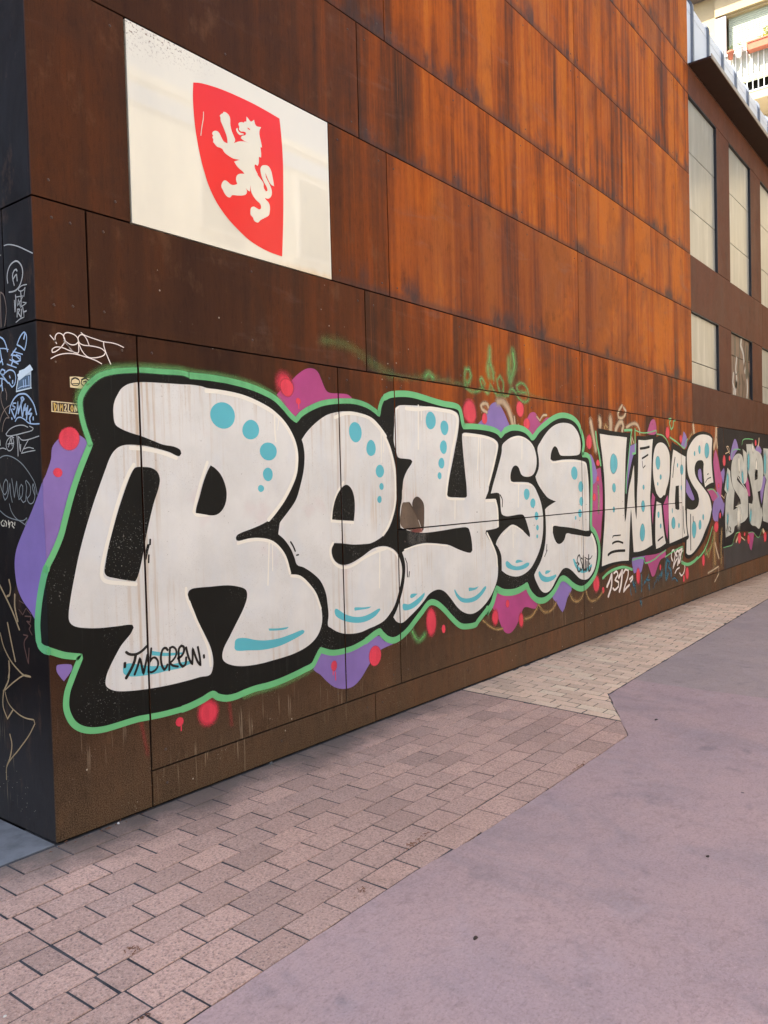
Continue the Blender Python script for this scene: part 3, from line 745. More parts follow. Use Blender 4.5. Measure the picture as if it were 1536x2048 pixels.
DATA = """sign|shield|p|W|red_sign|2|0|0||940 3804 987 3819 1046 3830 1115 3839 1196 3845 1293 3848 1394 3848 1499 3843 1590 3836 1600 3751 1607 3656 1609 3559 1606 3449 1602 3331 1592 3173 1578 3011 1490 3014 1401 3026 1310 3050 1237 3085 1166 3126 1106 3173 1061 3222 1023 3282 998 3342 984 3380 978 3400 959 3477 943 3569 935 3670 935 3739
sign|lion|p|W|cream_sign|4|0|0|shield|1145 3719 1164 3723 1185 3715 1194 3700 1194 3668 1201 3638 1217 3610 1227 3592 1217 3570 1243 3586 1273 3599 1303 3606 1331 3608 1293 3609 1270 3616 1279 3630 1302 3642 1312 3651 1309 3661 1293 3660 1270 3654 1257 3662 1261 3676 1255 3688 1262 3700 1283 3710 1295 3711 1305 3721 1317 3724 1320 3755 1339 3743 1354 3737 1378 3756 1389 3730 1405 3726 1433 3732 1420 3707 1418 3683 1427 3652 1436 3616 1423 3612 1427 3581 1426 3554 1408 3552 1406 3518 1397 3497 1377 3500 1371 3489 1378 3468 1393 3450 1393 3445 1418 3426 1438 3409 1440 3383 1457 3365 1471 3375 1464 3394 1444 3415 1426 3444 1417 3479 1424 3500 1442 3514 1480 3521 1503 3504 1515 3469 1522 3437 1526 3415 1499 3419 1476 3443 1457 3475 1461 3450 1481 3425 1501 3396 1506 3371 1496 3345 1472 3327 1445 3326 1455 3317 1476 3306 1486 3285 1482 3250 1473 3229 1435 3204 1405 3185 1386 3167 1366 3166 1353 3172 1346 3186 1329 3196 1327 3214 1333 3238 1354 3251 1374 3249 1400 3246 1413 3259 1407 3280 1376 3294 1351 3314 1337 3336 1336 3369 1330 3342 1328 3330 1312 3333 1295 3343 1305 3328 1298 3307 1270 3292 1230 3281 1191 3272 1176 3256 1157 3254 1138 3264 1124 3282 1113 3298 1119 3320 1136 3339 1155 3341 1179 3331 1203 3332 1233 3346 1224 3367 1230 3391 1250 3408 1290 3420 1276 3430 1247 3440 1228 3452 1214 3467 1256 3489 1209 3482 1171 3487 1143 3496 1129 3510 1111 3512 1092 3511 1074 3521 1063 3528 1066 3543 1059 3550 1066 3564 1058 3570 1067 3586 1091 3597 1109 3593 1125 3573 1141 3556 1169 3553 1166 3586 1153 3614 1137 3641 1124 3662 1122 3683 1117 3688 1130 3703 1142 3711
sign|tongue|p|W|cream_sign|4|0|0|shield|1237 3649 1239 3659 1247 3666 1252 3652 1269 3645 1287 3648 1297 3646 1287 3641 1264 3631 1247 3636
sign|eye|p|W|red_sign|6|0|0|shield|1322 3693 1339 3691 1346 3685 1326 3686
sign|scratch|l|W|cream_sign|4|3.0|0||1003 3669 999 3630 988 3584 979 3536
reyse|shadow_fill|p|W|black|3|0|0||0 1268 7 1290 31 1329 59 1381 80 1428 95 1475 132 1589 177 1704 244 1846 214 1935 200 2008 202 2057 227 2102 263 2142 313 2178 379 2201 483 2219 559 2227 679 2231 804 2236 854 2227 988 2229 1128 2223 1274 2206 1386 2182 1481 2150 1556 2101 1610 2057 1656 2031 1702 2070 1798 2116 1909 2152 2050 2174 2209 2184 2347 2168 2446 2134 2486 2112 2498 2160 2530 2217 2561 2238 2630 2261 2771 2278 2892 2280 3030 2269 3172 2253 3321 2241 3461 2237 3532 2220 3559 2175 3578 2113 3592 2079 3735 2085 3890 2084 4052 2074 4151 2053 4195 2025 4268 2073 4384 2102 4519 2107 4640 2092 4727 2058 4788 2029 4911 2103 5065 2170 5224 2230 5386 2266 5553 2270 5702 2246 5810 2196 5863 2133 5906 2069 5925 1994 5899 1918 5891 1890 6001 1887 6058 1864 6090 1807 6105 1711 6110 1615 6099 1471 6088 1327 6074 1183 6083 1119 6176 1065 6245 983 6278 902 6273 804 6232 710 6156 620 6034 555 5869 511 5735 522 5584 576 5479 629 5387 662 5314 656 5251 614 5169 561 5069 520 4952 500 4822 517 4715 572 4646 631 4616 680 4541 664 4421 649 4304 651 4174 670 4065 711 4032 664 3983 592 3889 528 3904 560 3742 477 3710 457 3573 462 3471 485 3359 557 3251 641 3159 699 3080 724 3027 716 2948 668 2858 615 2782 569 2696 532 2601 513 2522 533 2456 578 2424 603 2278 562 2139 537 2006 535 1917 546 1818 581 1780 538 1742 499 1670 485 1577 471 1464 458 1356 453 1252 456 1171 451 1102 444 1034 448 970 470 934 493 870 478 781 463 730 459 605 461 526 467 448 473 336 471 264 471 195 482 141 505 102 540 78 588 70 633 79 692 101 742 126 792 144 826 152 843 109 854 64 868 13 892 0 899
reyse|shadow_fill|p|L|black|3|0|0||85 940 89 1010 75 1083 52 1157 18 1236 0 1268 0 899 43 902 76 917
reyse|outline|l|L|green|4|49.4|0||85 940 89 1010 75 1083 52 1157 18 1236 0 1268
reyse|outline|l|W|green|4|29.7|0||0 1268 7 1290 31 1329 59 1381 80 1428 95 1475 132 1589 177 1704 244 1846
reyse|outline|l|W|green|4|37.8|0.45||244 1846 214 1935 200 2008 202 2057 227 2102 263 2142 313 2178 379 2201 483 2219 559 2227 679 2231 804 2236 854 2227
reyse|outline|l|W|green|4|41.9|0.25||854 2227 988 2229 1128 2223 1274 2206 1386 2182 1481 2150 1556 2101 1610 2057 1656 2031 1702 2070 1798 2116 1909 2152 2050 2174 2209 2184 2347 2168 2446 2134 2486 2112 2498 2160 2530 2217 2561 2238
reyse|outline|l|W|green|4|46.0|0||2561 2238 2630 2261 2771 2278 2892 2280 3030 2269 3172 2253 3321 2241 3461 2237 3532 2220 3559 2175 3578 2113 3592 2079 3735 2085 3890 2084 4052 2074 4151 2053 4195 2025 4268 2073
reyse|outline|l|W|green|4|53.7|0||4268 2073 4384 2102 4519 2107 4640 2092 4727 2058 4788 2029 4911 2103 5065 2170 5224 2230 5386 2266 5553 2270 5702 2246 5810 2196 5863 2133 5906 2069 5925 1994 5899 1918 5891 1890 6001 1887 6058 1864 6090 1807 6105 1711 6110 1615 6099 1471 6088 1327 6074 1183 6083 1119
reyse|outline|l|W|green|4|58.4|0||6083 1119 6176 1065 6245 983 6278 902 6273 804 6232 710 6156 620 6034 555 5869 511 5735 522 5584 576 5479 629 5387 662 5314 656 5251 614 5169 561 5069 520 4952 500 4822 517 4715 572 4646 631 4616 680 4541 664 4421 649 4304 651 4174 670 4065 711 4032 664 3983 592 3889 528 3904 560
reyse|outline|l|W|green|4|45.8|0||3904 560 3742 477 3710 457 3573 462 3471 485 3359 557 3251 641 3159 699 3080 724 3027 716 2948 668 2858 615 2782 569 2696 532 2601 513 2522 533 2456 578 2424 603 2278 562
reyse|outline|l|W|green|4|37.6|0||2278 562 2139 537 2006 535 1917 546 1818 581 1780 538 1742 499 1670 485 1577 471 1464 458 1356 453 1252 456 1171 451 1102 444 1034 448 970 470 934 493 870 478 781 463 730 459
reyse|outline|l|W|green|4|30.9|0||730 459 605 461 526 467 448 473 336 471 264 471 195 482 141 505 102 540 78 588 70 633 79 692 101 742 126 792 144 826 152 843 109 854 64 868 13 892 0 899
reyse|outline|l|L|green|4|40.4|0||0 899 43 902 76 917 85 940
reyse|overspray|l|W|green_soft|2|28.4|1.0||195 2019 197 2068 222 2113 258 2153 308 2189 374 2213 477 2231 554 2239 673 2243 798 2249 848 2239 981 2242 1121 2237 1267 2220 1379 2196 1473 2165 1548 2115
reyse|overspray|l|W|green_soft|2|28.9|1.0||1741 484 1669 469 1576 456 1464 443 1355 439 1251 442 1170 437
reyse|letter|p|W|white|4|0|0|#R|403 2091 427 2124 472 2151 541 2165 676 2172 801 2176 852 2179 923 2177 967 2170 1125 2165 1252 2149 1384 2113 1478 2073 1552 2014 1616 1938 1653 1859 1664 1787 1652 1707 1615 1636 1555 1557 1486 1489 1397 1427 1333 1403 1260 1384 1159 1360 1139 1342 1143 1325 1163 1321 1238 1330 1319 1328 1392 1311 1455 1279 1508 1228 1549 1161 1571 1088 1637 1077 1705 1033 1773 960 1830 862 1843 793 1831 729 1785 669 1700 626 1582 602 1470 595 1362 593 1330 592 1237 596 1138 609 1061 634 1020 663 1012 694 1027 735 1068 787 1119 853 1171 920 1203 975 1211 1012 1200 1039 1157 1059 1070 1078 940 1085 833 1089 802 1082 789 1063 792 1035 820 982 852 907 893 830 931 752 946 684 941 635 920 603 857 605 787 603 652 604 532 611 417 624 343 639 307 655 283 676 279 699 289 735 312 775 343 820 374 860 428 907 448 936 438 952 356 957 249 964 161 980 121 996 102 1020 101 1057 109 1104 122 1164 137 1223 161 1313 192 1409 223 1494 254 1573 292 1660 323 1729 347 1780 370 1812 400 1835 445 1847 544 1845 622 1833 702 1815 760 1795 778 1809 770 1830 729 1846 663 1854 600 1873 530 1894 470 1908 411 1928 383 1949 376 2000 379 2038 391 2071
reyse|counter|p|W|black|5|0|0|R|493 1736 539 1738 586 1733 621 1713 635 1676 625 1629 594 1557 567 1478 540 1386 517 1296 494 1219 478 1181 466 1166 410 1178 351 1194 309 1208 295 1229 300 1263 322 1350 351 1437 383 1525 420 1613 453 1684 477 1723
reyse|counter|p|W|black|5|0|0|R|972 1749 1004 1733 1040 1701 1066 1657 1080 1606 1076 1555 1055 1512 1016 1481 970 1474 912 1483 859 1492 864 1519 889 1581 919 1659 948 1715
reyse|letter|p|W|white|4|0|0|#e|1701 1913 1756 1967 1830 2020 1931 2074 2034 2101 2139 2113 2261 2110 2372 2090 2471 2046 2543 1981 2389 2082 2453 2051 2507 2013 2560 1961 2603 1900 2635 1831 2660 1755 2672 1678 2675 1583 2665 1515 2641 1439 2603 1364 2555 1304 2497 1266 2418 1237 2353 1223 2307 1222 2168 1228 2056 1244 1978 1252 1951 1210 1962 1158 1999 1121 2063 1100 2150 1107 2275 1145 2351 1175 2416 1190 2494 1193 2572 1178 2640 1145 2679 1100 2706 1041 2710 984 2689 909 2656 835 2612 763 2552 709 2483 670 2393 650 2328 643 2211 630 2076 643 1986 671 1923 706 1895 727 1904 793 1898 861 1883 939 1837 1019 1766 1076 1685 1121 1628 1142 1607 1188 1575 1247 1522 1306 1474 1340 1487 1394 1493 1410 1562 1470 1633 1539 1677 1627 1711 1723 1723 1812 1715 1877
reyse|counter|p|W|black|5|0|0|e|2112 1628 2164 1603 2193 1541 2196 1463 2182 1385 2069 1394 1963 1405 1975 1471 2003 1538 2051 1596
reyse|letter|p|W|white|4|0|0|#y|2669 2152 2696 2178 2744 2193 2889 2201 3040 2205 3210 2204 3374 2199 3473 2189 3515 2165 3525 2118 3501 2016 3461 1914 3413 1790 3366 1675 3333 1571 3341 1588 3325 1535 3345 1518 3458 1510 3596 1505 3619 1517 3615 1600 3604 1674 3581 1831 3565 1972 3567 2015 3597 2028 3732 2027 3887 2019 4048 2000 4130 1969 4145 1931 4108 1839 4044 1713 3973 1589 3963 1554 3912 1489 3911 1466 4092 1472 4112 1366 4124 1248 4098 1232 3965 1223 3909 1222 3899 1198 3946 1150 4024 1070 4078 974 4096 888 4079 797 4025 719 3940 646 3825 587 3714 557 3622 557 3519 588 3434 639 3352 712 3271 776 3197 806 3123 808 3043 788 2964 739 2886 698 2786 654 2712 626 2665 627 2624 646 2591 679 2634 725 2684 803 2723 884 2745 967 2751 1030 2738 1088 2716 1132 2771 1153 2869 1171 2996 1178 3086 1173 3219 1157 3328 1141 3469 1096 3570 1068 3652 1054 3683 1071 3678 1136 3658 1209 3623 1259 3476 1267 3306 1261 3116 1256 2986 1257 2911 1266 2849 1276 2789 1287 2706 1310 2701 1345 2706 1443 2729 1513 2735 1584 2739 1582 2756 1657 2801 1720 2858 1771 2871 1789 2853 1803 2775 1809 2698 1818 2676 1860 2655 1908 2649 1943 2662 2062
reyse|bare_patch|p|W|bare|5|0|0|y|2713 1429 2737 1488 2773 1492 2828 1488 2868 1437 2921 1367 2950 1311 2974 1266 2898 1263 2813 1286 2735 1307 2701 1345
reyse|bare_patch|p|W|bare2|5|0|0|y|2858 1490 2884 1520 2922 1530 2965 1513 3003 1473 3008 1410 2995 1286 2974 1269 2945 1333 2904 1400 2857 1456
reyse|scrape|l|W|brown_ink|6|12.3|0|y|2815 1489 2868 1434 2927 1363
reyse|scrape|l|W|red_soft|6|21.8|0.6|y|2862 1279 2924 1279 2974 1273
reyse|scrape|l|W|grey_soft|4|41.5|0.9||2824 1267 2824 1196
reyse|scrape|l|W|grey_soft|4|42.1|0.9||2873 1261 2867 1185
reyse|scrape|l|W|grey_soft|4|42.6|0.9||2935 1257 2939 1187
reyse|scrape|l|W|grey_soft|4|43.4|0.9||2992 1253 2989 1184
reyse|letter|p|W|white|4|0|0|#s|4214 1941 4264 1974 4364 2013 4482 2034 4585 2032 4706 2003 4794 1955 4837 1897 4858 1830 4844 1754 4792 1694 4709 1670 4604 1672 4552 1691 4528 1720 4503 1752 4453 1770 4394 1752 4358 1703 4348 1655 4372 1627 4464 1622 4601 1620 4707 1611 4796 1576 4866 1507 4919 1438 4953 1359 4968 1281 4967 1259 4959 1156 4930 1063 4880 981 4802 902 4708 834 4600 795 4477 778 4360 788 4246 818 4159 859 4161 918 4157 989 4112 1056 4067 1094 4092 1128 4165 1178 4263 1220 4355 1246 4430 1235 4513 1202 4598 1160 4685 1113 4695 1138 4670 1189 4638 1249 4604 1298 4571 1324 4502 1331 4367 1326 4268 1325 4188 1344 4170 1373 4163 1436 4155 1499 4133 1531 4001 1530 4043 1603 4109 1711 4169 1814 4204 1885
reyse|letter|p|W|white|4|0|0|#E|4881 1932 4943 1993 5041 2065 5160 2131 5301 2177 5466 2198 5635 2188 5742 2146 5816 2084 5847 2011 5843 1936 5808 1893 5664 1877 5493 1872 5369 1876 5330 1907 5301 1942 5251 1961 5201 1940 5159 1886 5147 1834 5205 1817 5408 1832 5662 1838 5861 1828 5974 1806 5999 1758 6025 1654 6035 1520 6034 1329 6023 1098 5919 1101 5696 1136 5482 1163 5317 1179 5187 1191 5162 1161 5174 1108 5211 1052 5269 1013 5351 1012 5425 1047 5469 1099 5585 1087 5804 1059 6032 1035 6081 1071 6138 1029 6195 947 6215 868 6199 781 6147 688 6061 629 5965 596 5873 596 5762 622 5675 668 5569 725 5464 758 5370 754 5297 716 5213 662 5131 601 5052 570 4965 570 4891 602 4828 661 4776 726 4763 761 4816 807 4893 868 4953 941 4995 1024 5019 1126 5020 1256 5010 1357 5068 1381 5187 1412 5252 1426 5188 1437 5072 1468 4979 1522 4906 1575 4853 1626 4827 1669 4895 1745 4903 1831
reyse|spot|e|W|cyan|5|0|0|R|1071 2027 92 72
reyse|spot|e|W|cyan|5|0|0|R|1278 1956 64 58
reyse|spot|e|W|cyan|5|0|0|R|1413 1834 67 55
reyse|spot|e|W|cyan|5|0|0|R|1403 1698 40 40
reyse|spot|e|W|cyan|5|0|0|R|1344 1616 24 21
reyse|spot|e|W|cyan|5|0|0|e|2224 1979 68 67
reyse|spot|e|W|cyan|5|0|0|e|2388 1876 53 54
reyse|spot|e|W|cyan|5|0|0|e|2480 1718 47 45
reyse|spot|e|W|cyan|5|0|0|e|2494 1611 25 24
reyse|spot|e|W|cyan|5|0|0|e|2467 1521 25 25
reyse|spot|e|W|cyan|5|0|0|y|3123 2102 68 67
reyse|spot|e|W|cyan|5|0|0|y|3310 2056 58 55
reyse|spot|e|W|cyan|5|0|0|y|3290 1905 49 53
reyse|spot|e|W|cyan|5|0|0|y|3256 1780 41 42
reyse|spot|e|W|cyan|5|0|0|y|3226 1683 27 28
reyse|spot|e|W|cyan|5|0|0|s|4646 1510 56 51
reyse|spot|e|W|cyan|5|0|0|s|4764 1424 49 45
reyse|spot|e|W|cyan|5|0|0|s|4833 1303 37 40
reyse|spot|e|W|cyan|5|0|0|s|4847 1195 26 24
reyse|spot|e|W|cyan|5|0|0|s|4846 1192 26 25
reyse|spot|e|W|cyan|5|0|0|s|4837 1112 18 19
reyse|spot|e|W|cyan|5|0|0|E|5681 1700 74 70
reyse|spot|e|W|cyan|5|0|0|E|5833 1561 61 56
reyse|spot|e|W|cyan|5|0|0|E|5838 1409 49 47
reyse|spot|e|W|cyan|5|0|0|E|5799 1289 45 42
reyse|spot|e|W|cyan|5|0|0|E|5692 1246 20 20
reyse|swoosh|p|W|cyan|5|0|0|R|1104 737 1110 761 1135 769 1194 760 1264 738 1346 722 1453 716 1565 725 1657 735 1677 724 1662 710 1563 686 1451 669 1323 670 1201 688 1122 700 1103 715
reyse|swoosh|p|W|cyan|5|0|0|R|1370 788 1434 779 1478 775 1539 772 1521 763 1466 763 1375 774
reyse|swoosh|p|W|cyan|5|0|0|R|377 746 402 764 458 750 543 724 643 711 726 708 790 706 794 690 725 678 641 681 581 680 502 684 426 694 382 716
reyse|swoosh|p|W|cyan|5|0|0|R|550 801 585 790 637 775 741 759 740 750 686 753 628 760 549 778
reyse|swoosh|p|W|cyan|5|0|0|e|1962 810 1973 824 1992 819 2069 774 2161 744 2244 734 2329 742 2431 764 2445 753 2385 716 2284 695 2173 701 2054 733 1977 774
reyse|swoosh|p|W|cyan|5|0|0|e|2161 800 2171 806 2260 794 2345 789 2316 780 2232 782 2166 784
reyse|swoosh|p|W|cyan|5|0|0|y|2703 751 2718 760 2777 747 2852 761 2928 787 2986 810 2985 788 2926 744 2837 712 2751 706 2710 718
reyse|swoosh|p|W|cyan|5|0|0|y|2798 803 2817 818 2897 811 2853 793 2810 788
reyse|swoosh|p|W|cyan|5|0|0|y|3393 777 3405 785 3439 748 3495 710 3583 689 3689 690 3783 715 3856 751 3888 756 3887 735 3813 686 3718 654 3596 652 3494 674 3424 726
reyse|swoosh|p|W|cyan|5|0|0|y|3609 767 3624 773 3692 763 3770 766 3722 746 3615 743
reyse|swoosh|p|W|cyan|5|0|0|s|4226 920 4251 934 4283 923 4347 889 4430 870 4533 871 4621 886 4671 880 4656 856 4566 835 4429 835 4313 856 4240 886
reyse|swoosh|p|W|cyan|5|0|0|s|4407 912 4433 927 4501 920 4552 903 4466 900 4415 901
reyse|swoosh|p|W|cyan|5|0|0|E|4846 774 4871 787 4925 745 5019 714 5136 713 5216 720 5225 701 5154 673 5036 664 4923 685 4859 734
reyse|swoosh|p|W|cyan|5|0|0|E|4983 756 5003 776 5109 766 5060 749 4992 744
reyse|swoosh|p|W|cyan|5|0|0|E|5606 832 5639 834 5702 768 5811 716 5924 710 6078 743 6076 710 5969 677 5877 667 5765 687 5657 754
reyse|highlight|l|W|cream|5|24.3|0|R|958 2155 1031 2157 1154 2149 1271 2131 1383 2097 1467 2064 1552 2006 1616 1930 1647 1859 1653 1787 1634 1699 1592 1628 1532 1550 1453 1475 1397 1430
reyse|highlight|l|W|cream|5|19.9|0|R|482 1749 446 1697 405 1614 365 1513 327 1400 299 1314 282 1252 280 1208 301 1184 365 1169 469 1151
reyse|highlight|l|W|cream|5|20.3|0|R|467 1832 543 1829 645 1814 743 1786
reyse|highlight|l|W|cream|5|19.0|0|R|950 1765 921 1701 891 1631 866 1561 846 1499 867 1482 947 1478
reyse|highlight|l|W|cream|5|19.2|0|R|1152 1308 1237 1319 1329 1317 1413 1298 1476 1258 1528 1195 1563 1096
reyse|highlight|l|W|cream|5|18.6|0|R|1574 1079 1648 1064 1716 1016 1785 942 1829 845
reyse|highlight|l|W|cream|5|16.3|0|R|795 1020 827 939 876 840 917 740 927 652
reyse|highlight|l|W|cream|5|18.1|0|R|778 1094 780 1052 811 971
reyse|highlight|l|W|cream|5|23.1|0|e|2019 2067 2138 2101 2274 2098 2400 2074 2485 2024 2557 1963
reyse|highlight|l|W|cream|5|24.0|0|e|2389 2074 2474 2024 2549 1952 2600 1872 2635 1776 2656 1678 2656 1583
reyse|highlight|l|W|cream|5|21.3|0|e|2658 1627 2643 1481 2604 1392 2544 1312 2497 1273
reyse|highlight|l|W|cream|5|20.0|0|e|2086 1643 2025 1579 1982 1496 1955 1396 2175 1376
reyse|highlight|l|W|cream|5|19.1|0|e|1966 1251 1938 1211 1949 1151 1998 1104 2069 1082 2163 1090 2289 1130 2419 1160 2523 1173
reyse|highlight|l|W|cream|5|13.0|0|e|2416 1180 2493 1181 2572 1165 2634 1132 2667 1094
reyse|highlight|l|W|cream|5|29.0|0|y|2809 2175 2950 2176 3104 2193 3291 2190 3444 2180 3493 2148 3498 2102 3465 2000 3417 1890 3369 1751 3336 1637
reyse|highlight|l|W|cream|5|14.6|0|y|2672 2097 2681 2153 2713 2176
reyse|highlight|l|W|cream|5|23.4|0|y|3589 2012 3732 2013 3903 2007 4048 1987 4121 1956 4119 1906 4055 1771 3966 1606
reyse|highlight|l|W|cream|5|19.4|0|y|3336 1634 3315 1528 3344 1504 3574 1494
reyse|highlight|l|W|cream|5|26.4|0|y|3919 1471 4075 1470 4105 1392 4112 1249
reyse|highlight|l|W|cream|5|20.1|0|y|3923 1197 3993 1114 4071 999 4083 906
reyse|highlight|l|W|cream|5|10.4|0|y|2746 1148 2869 1164 3008 1170 3165 1155 3314 1134
reyse|highlight|l|W|cream|5|10.6|0|s|4363 2001 4481 2025 4602 2021 4724 1987 4811 1931
reyse|highlight|l|W|cream|5|12.1|0|s|4342 1695 4338 1623 4463 1610 4636 1604 4742 1590
reyse|highlight|l|W|cream|5|11.5|0|s|4196 1168 4279 1207 4354 1235 4446 1222 4564 1175
reyse|highlight|l|W|cream|5|13.4|0|E|5147 1825 5185 1803 5407 1817 5683 1822 5860 1814 5962 1791 5997 1711 6014 1568
reyse|highlight|l|W|cream|5|19.7|0|E|5158 1205 5155 1144
reyse|highlight|l|W|cream|5|26.2|0|E|6092 1051 6159 950 6171 861
reyse|drip|l|W|cream|5|10.6|0|R|1397 1299 1386 1168 1376 1046
reyse|drip|l|W|cream|5|7.5|0|R|1423 1281 1418 1127
reyse|drip|l|W|cream|5|11.9|0|R|1472 2064 1471 1956 1476 1894
reyse|drip|l|W|cream|5|8.5|0|R|1509 2035 1493 1965
reyse|drip|l|W|cream|5|14.4|0|e|2506 1993 2497 1781
reyse|drip|l|W|cream|5|8.9|0|e|2537 1953 2522 1850
reyse|drip|l|W|cream|5|13.3|0|e|2456 1171 2440 908
reyse|drip|l|W|cream|5|15.1|0|y|2964 2206 2950 1884
reyse|drip|l|W|cream|5|11.3|0|y|3006 2165 3000 2100
reyse|drip|l|W|cream|5|13.9|0|y|3824 2004 3792 1729
reyse|drip|l|W|cream|5|10.9|0|y|3855 2005 3842 1875
reyse|drip|l|W|cream|5|12.9|0|y|3440 1505 3429 1339
reyse|drip|l|W|cream|5|18.7|0|s|4497 1605 4479 1401
reyse|drip|l|W|cream|5|13.8|0|s|4580 2016 4567 1826
reyse|drip|l|W|cream|5|13.3|0|s|4376 1230 4371 1044
reyse|drip|l|W|cream|5|11.8|0|s|4412 1220 4406 1164
reyse|accent|l|W|black|5|12.2|0|e|1577 1286 1599 1257 1614 1228
reyse|accent|l|W|black|5|9.8|0|e|1625 1201 1642 1203
reyse|accent|l|W|black|5|17.2|0|R|550 1339 541 1314 530 1275
reyse|accent|l|W|black|5|11.0|0|R|563 1368 561 1345
reyse|accent|l|W|black|5|9.4|0|R|552 1290 549 1253
reyse|accent|l|W|black|5|8.4|0|y|2750 1087 2772 1049
reyse|accent|l|W|black|5|10.8|0|y|2772 1049 2774 949
reyse|accent|l|W|black|5|9.7|0|y|2800 983 2792 947
reyse|accent|l|W|black|5|12.2|0|s|4156 1515 4194 1474 4191 1411
reyse|accent|l|W|black|5|11.5|0|E|5033 1021 5021 961
reyse|accent|l|W|black|5|9.2|0|E|4980 912 5040 968
reyse|patch|p|W|purple|1|0|0||51 1823 79 1860 118 1885 185 1887 224 1864 244 1840 177 1704 132 1589 95 1475 31 1329 0 1238 0 1668 15 1698 43 1770
reyse|patch|p|L|purple|1|0|0||0 1238 47 1157 88 1022 107 1029 156 1071 212 1110 256 1163 275 1230 276 1299 252 1361 187 1442 110 1528 47 1605 10 1657 0 1668
reyse|patch|p|W|purple|1|0|0||31 820 39 827 101 817 110 804 103 784 65 745 50 765 32 796
reyse|patch|p|W|magenta|1|0|0||1498 2175 1538 2209 1618 2263 1689 2317 1761 2355 1821 2364 1869 2347 1903 2297 1938 2241 1975 2223 2078 2226 2157 2225 2203 2202 2209 2181 2049 2166 1798 2108 1665 2028 1577 2086
reyse|patch|p|W|purple|1|0|0||1799 563 1767 515 1747 470 1776 447 1812 424 1871 369 1945 316 2035 285 2128 281 2212 316 2299 388 2374 446 2448 474 2588 489 2480 528 2423 574 2278 553 2138 524 1942 538
reyse|patch|p|W|purple|1|0|0||3813 2105 3893 2153 3976 2215 4028 2276 4112 2309 4178 2298 4261 2232 4327 2158 4378 2101 4193 2051 3971 2091
reyse|patch|p|W|magenta|1|0|0||4624 2124 4679 2185 4744 2247 4826 2266 4880 2246 4915 2197 4961 2169 5067 2222 5165 2236 5027 2168 4874 2102 4795 2048 4710 2078
reyse|patch|p|W|purple|1|0|0||6048 1902 6118 1889 6175 1837 6231 1759 6264 1682 6212 1604 6126 1557 6090 1538 6090 1807
reyse|patch|p|W|magenta|1|0|0||6115 1557 6212 1604 6264 1682 6243 1740 6354 1760 6397 1612 6396 1316 6364 1169 6365 1192 6332 1016 6291 921 6245 983 6128 1078 6072 1148 6080 1327
reyse|patch|p|W|magenta|1|0|0||4057 692 4304 647 4594 654 4662 596 4714 556 4803 510 4824 474 4782 445 4710 455 4621 479 4551 481 4497 434 4443 376 4372 322 4288 294 4207 311 4145 365 4093 444 4041 514 3974 570 4016 635
reyse|patch|p|W|purple|1|0|0||5294 654 5397 652 5562 579 5566 523 5472 461 5405 370 5351 330 5301 366 5223 439 5146 493 5128 522 5209 574
reyse|red_spot|e|W|red|2|0|0.15||138 1868 55 55
reyse|red_spot|e|W|red|2|0|0.1||74 1710 23 22
reyse|red_spot|e|W|red|2|0|0.75||1565 2250 78 72
reyse|red_spot|e|W|red|2|0|0.25||1586 2225 61 57
reyse|red_spot|e|W|red|2|0|0.15||1945 455 30 35
reyse|red_spot|e|W|red|2|0|0.15||2374 442 72 70
reyse|red_spot|e|W|red|2|0|0.45||902 399 75 77
reyse|red_spot|e|W|red|2|0|0.15||709 396 26 26
reyse|red_spot|e|W|red|2|0|0.35||3696 2202 109 107
reyse|red_spot|e|W|red|2|0|0.12||3929 2159 45 47
reyse|red_spot|e|W|red|2|0|0.3||4558 2277 76 78
reyse|red_spot|e|W|red|2|0|0.15||4681 2152 64 52
reyse|red_spot|e|W|red|2|0|0.3||6066 2026 77 84
reyse|red_spot|e|W|red|2|0|0.2||6290 1809 49 35
reyse|red_spot|e|W|red|2|0|0.2||6174 1445 43 41
reyse|red_spot|e|W|red|2|0|0.2||6275 1638 34 29
reyse|red_spot|e|W|red|2|0|0.2||4251 559 32 36
reyse|red_spot|e|W|red|2|0|0.5||4032 472 62 74
reyse|red_spot|e|W|red|2|0|0.5||4495 381 50 74
reyse|red_spot|e|W|red|2|0|0.4||6188 519 87 97
reyse|red_spot|e|W|red|2|0|0.2||6368 429 35 36
reyse|red_spot|e|W|red|2|0|0.4||3068 573 76 111
reyse|red_spot|e|W|red|2|0|0.2||3234 495 27 34
reyse|red_spot|e|W|red|2|0|0.1||1682 2149 23 20
reyse|drip|l|W|red|2|9.3|0||1685 2133 1686 2105
reyse|drip|l|W|red|2|7.7|0||1934 424 1933 399
reyse|drip|l|W|red|2|7.6|0||1956 412 1957 360
reyse|drip|l|W|red|2|7.6|0||718 372 717 348
reyse|drip|l|W|red_soft|2|14.6|0.9||472 447 487 377 506 278
reyse|drip|l|W|red_soft|2|18.5|0.9||1050 434 1059 361 1066 289
reyse|spray_stroke|l|W|tan|2|27.2|0.85||3968 2213 3897 2235 3874 2262 3915 2283 3971 2284 3997 2257
reyse|spray_stroke|l|W|tan|2|50.4|0.85||4154 2317 4248 2320 4332 2270 4382 2204 4423 2116
reyse|spray_stroke|l|W|tan|2|18.6|0.85||4880 2229 4943 2194 5011 2245 5088 2253
reyse|spray_stroke|l|W|tan|2|23.6|0.85||4447 2201 4460 2117
reyse|spray_stroke|l|W|tan|2|15.4|0.85||4521 2140 4528 2104
reyse|spray_stroke|l|W|tan|2|59.1|0.85||6115 2244 6164 2126 6208 2031 6240 1949
reyse|spray_stroke|l|W|green_soft|2|34.3|0.85||6283 1564 6295 1437 6283 1280
reyse|spray_stroke|l|W|tan_dim|2|18.1|0.85||3827 475 3944 404 4050 364 4161 354
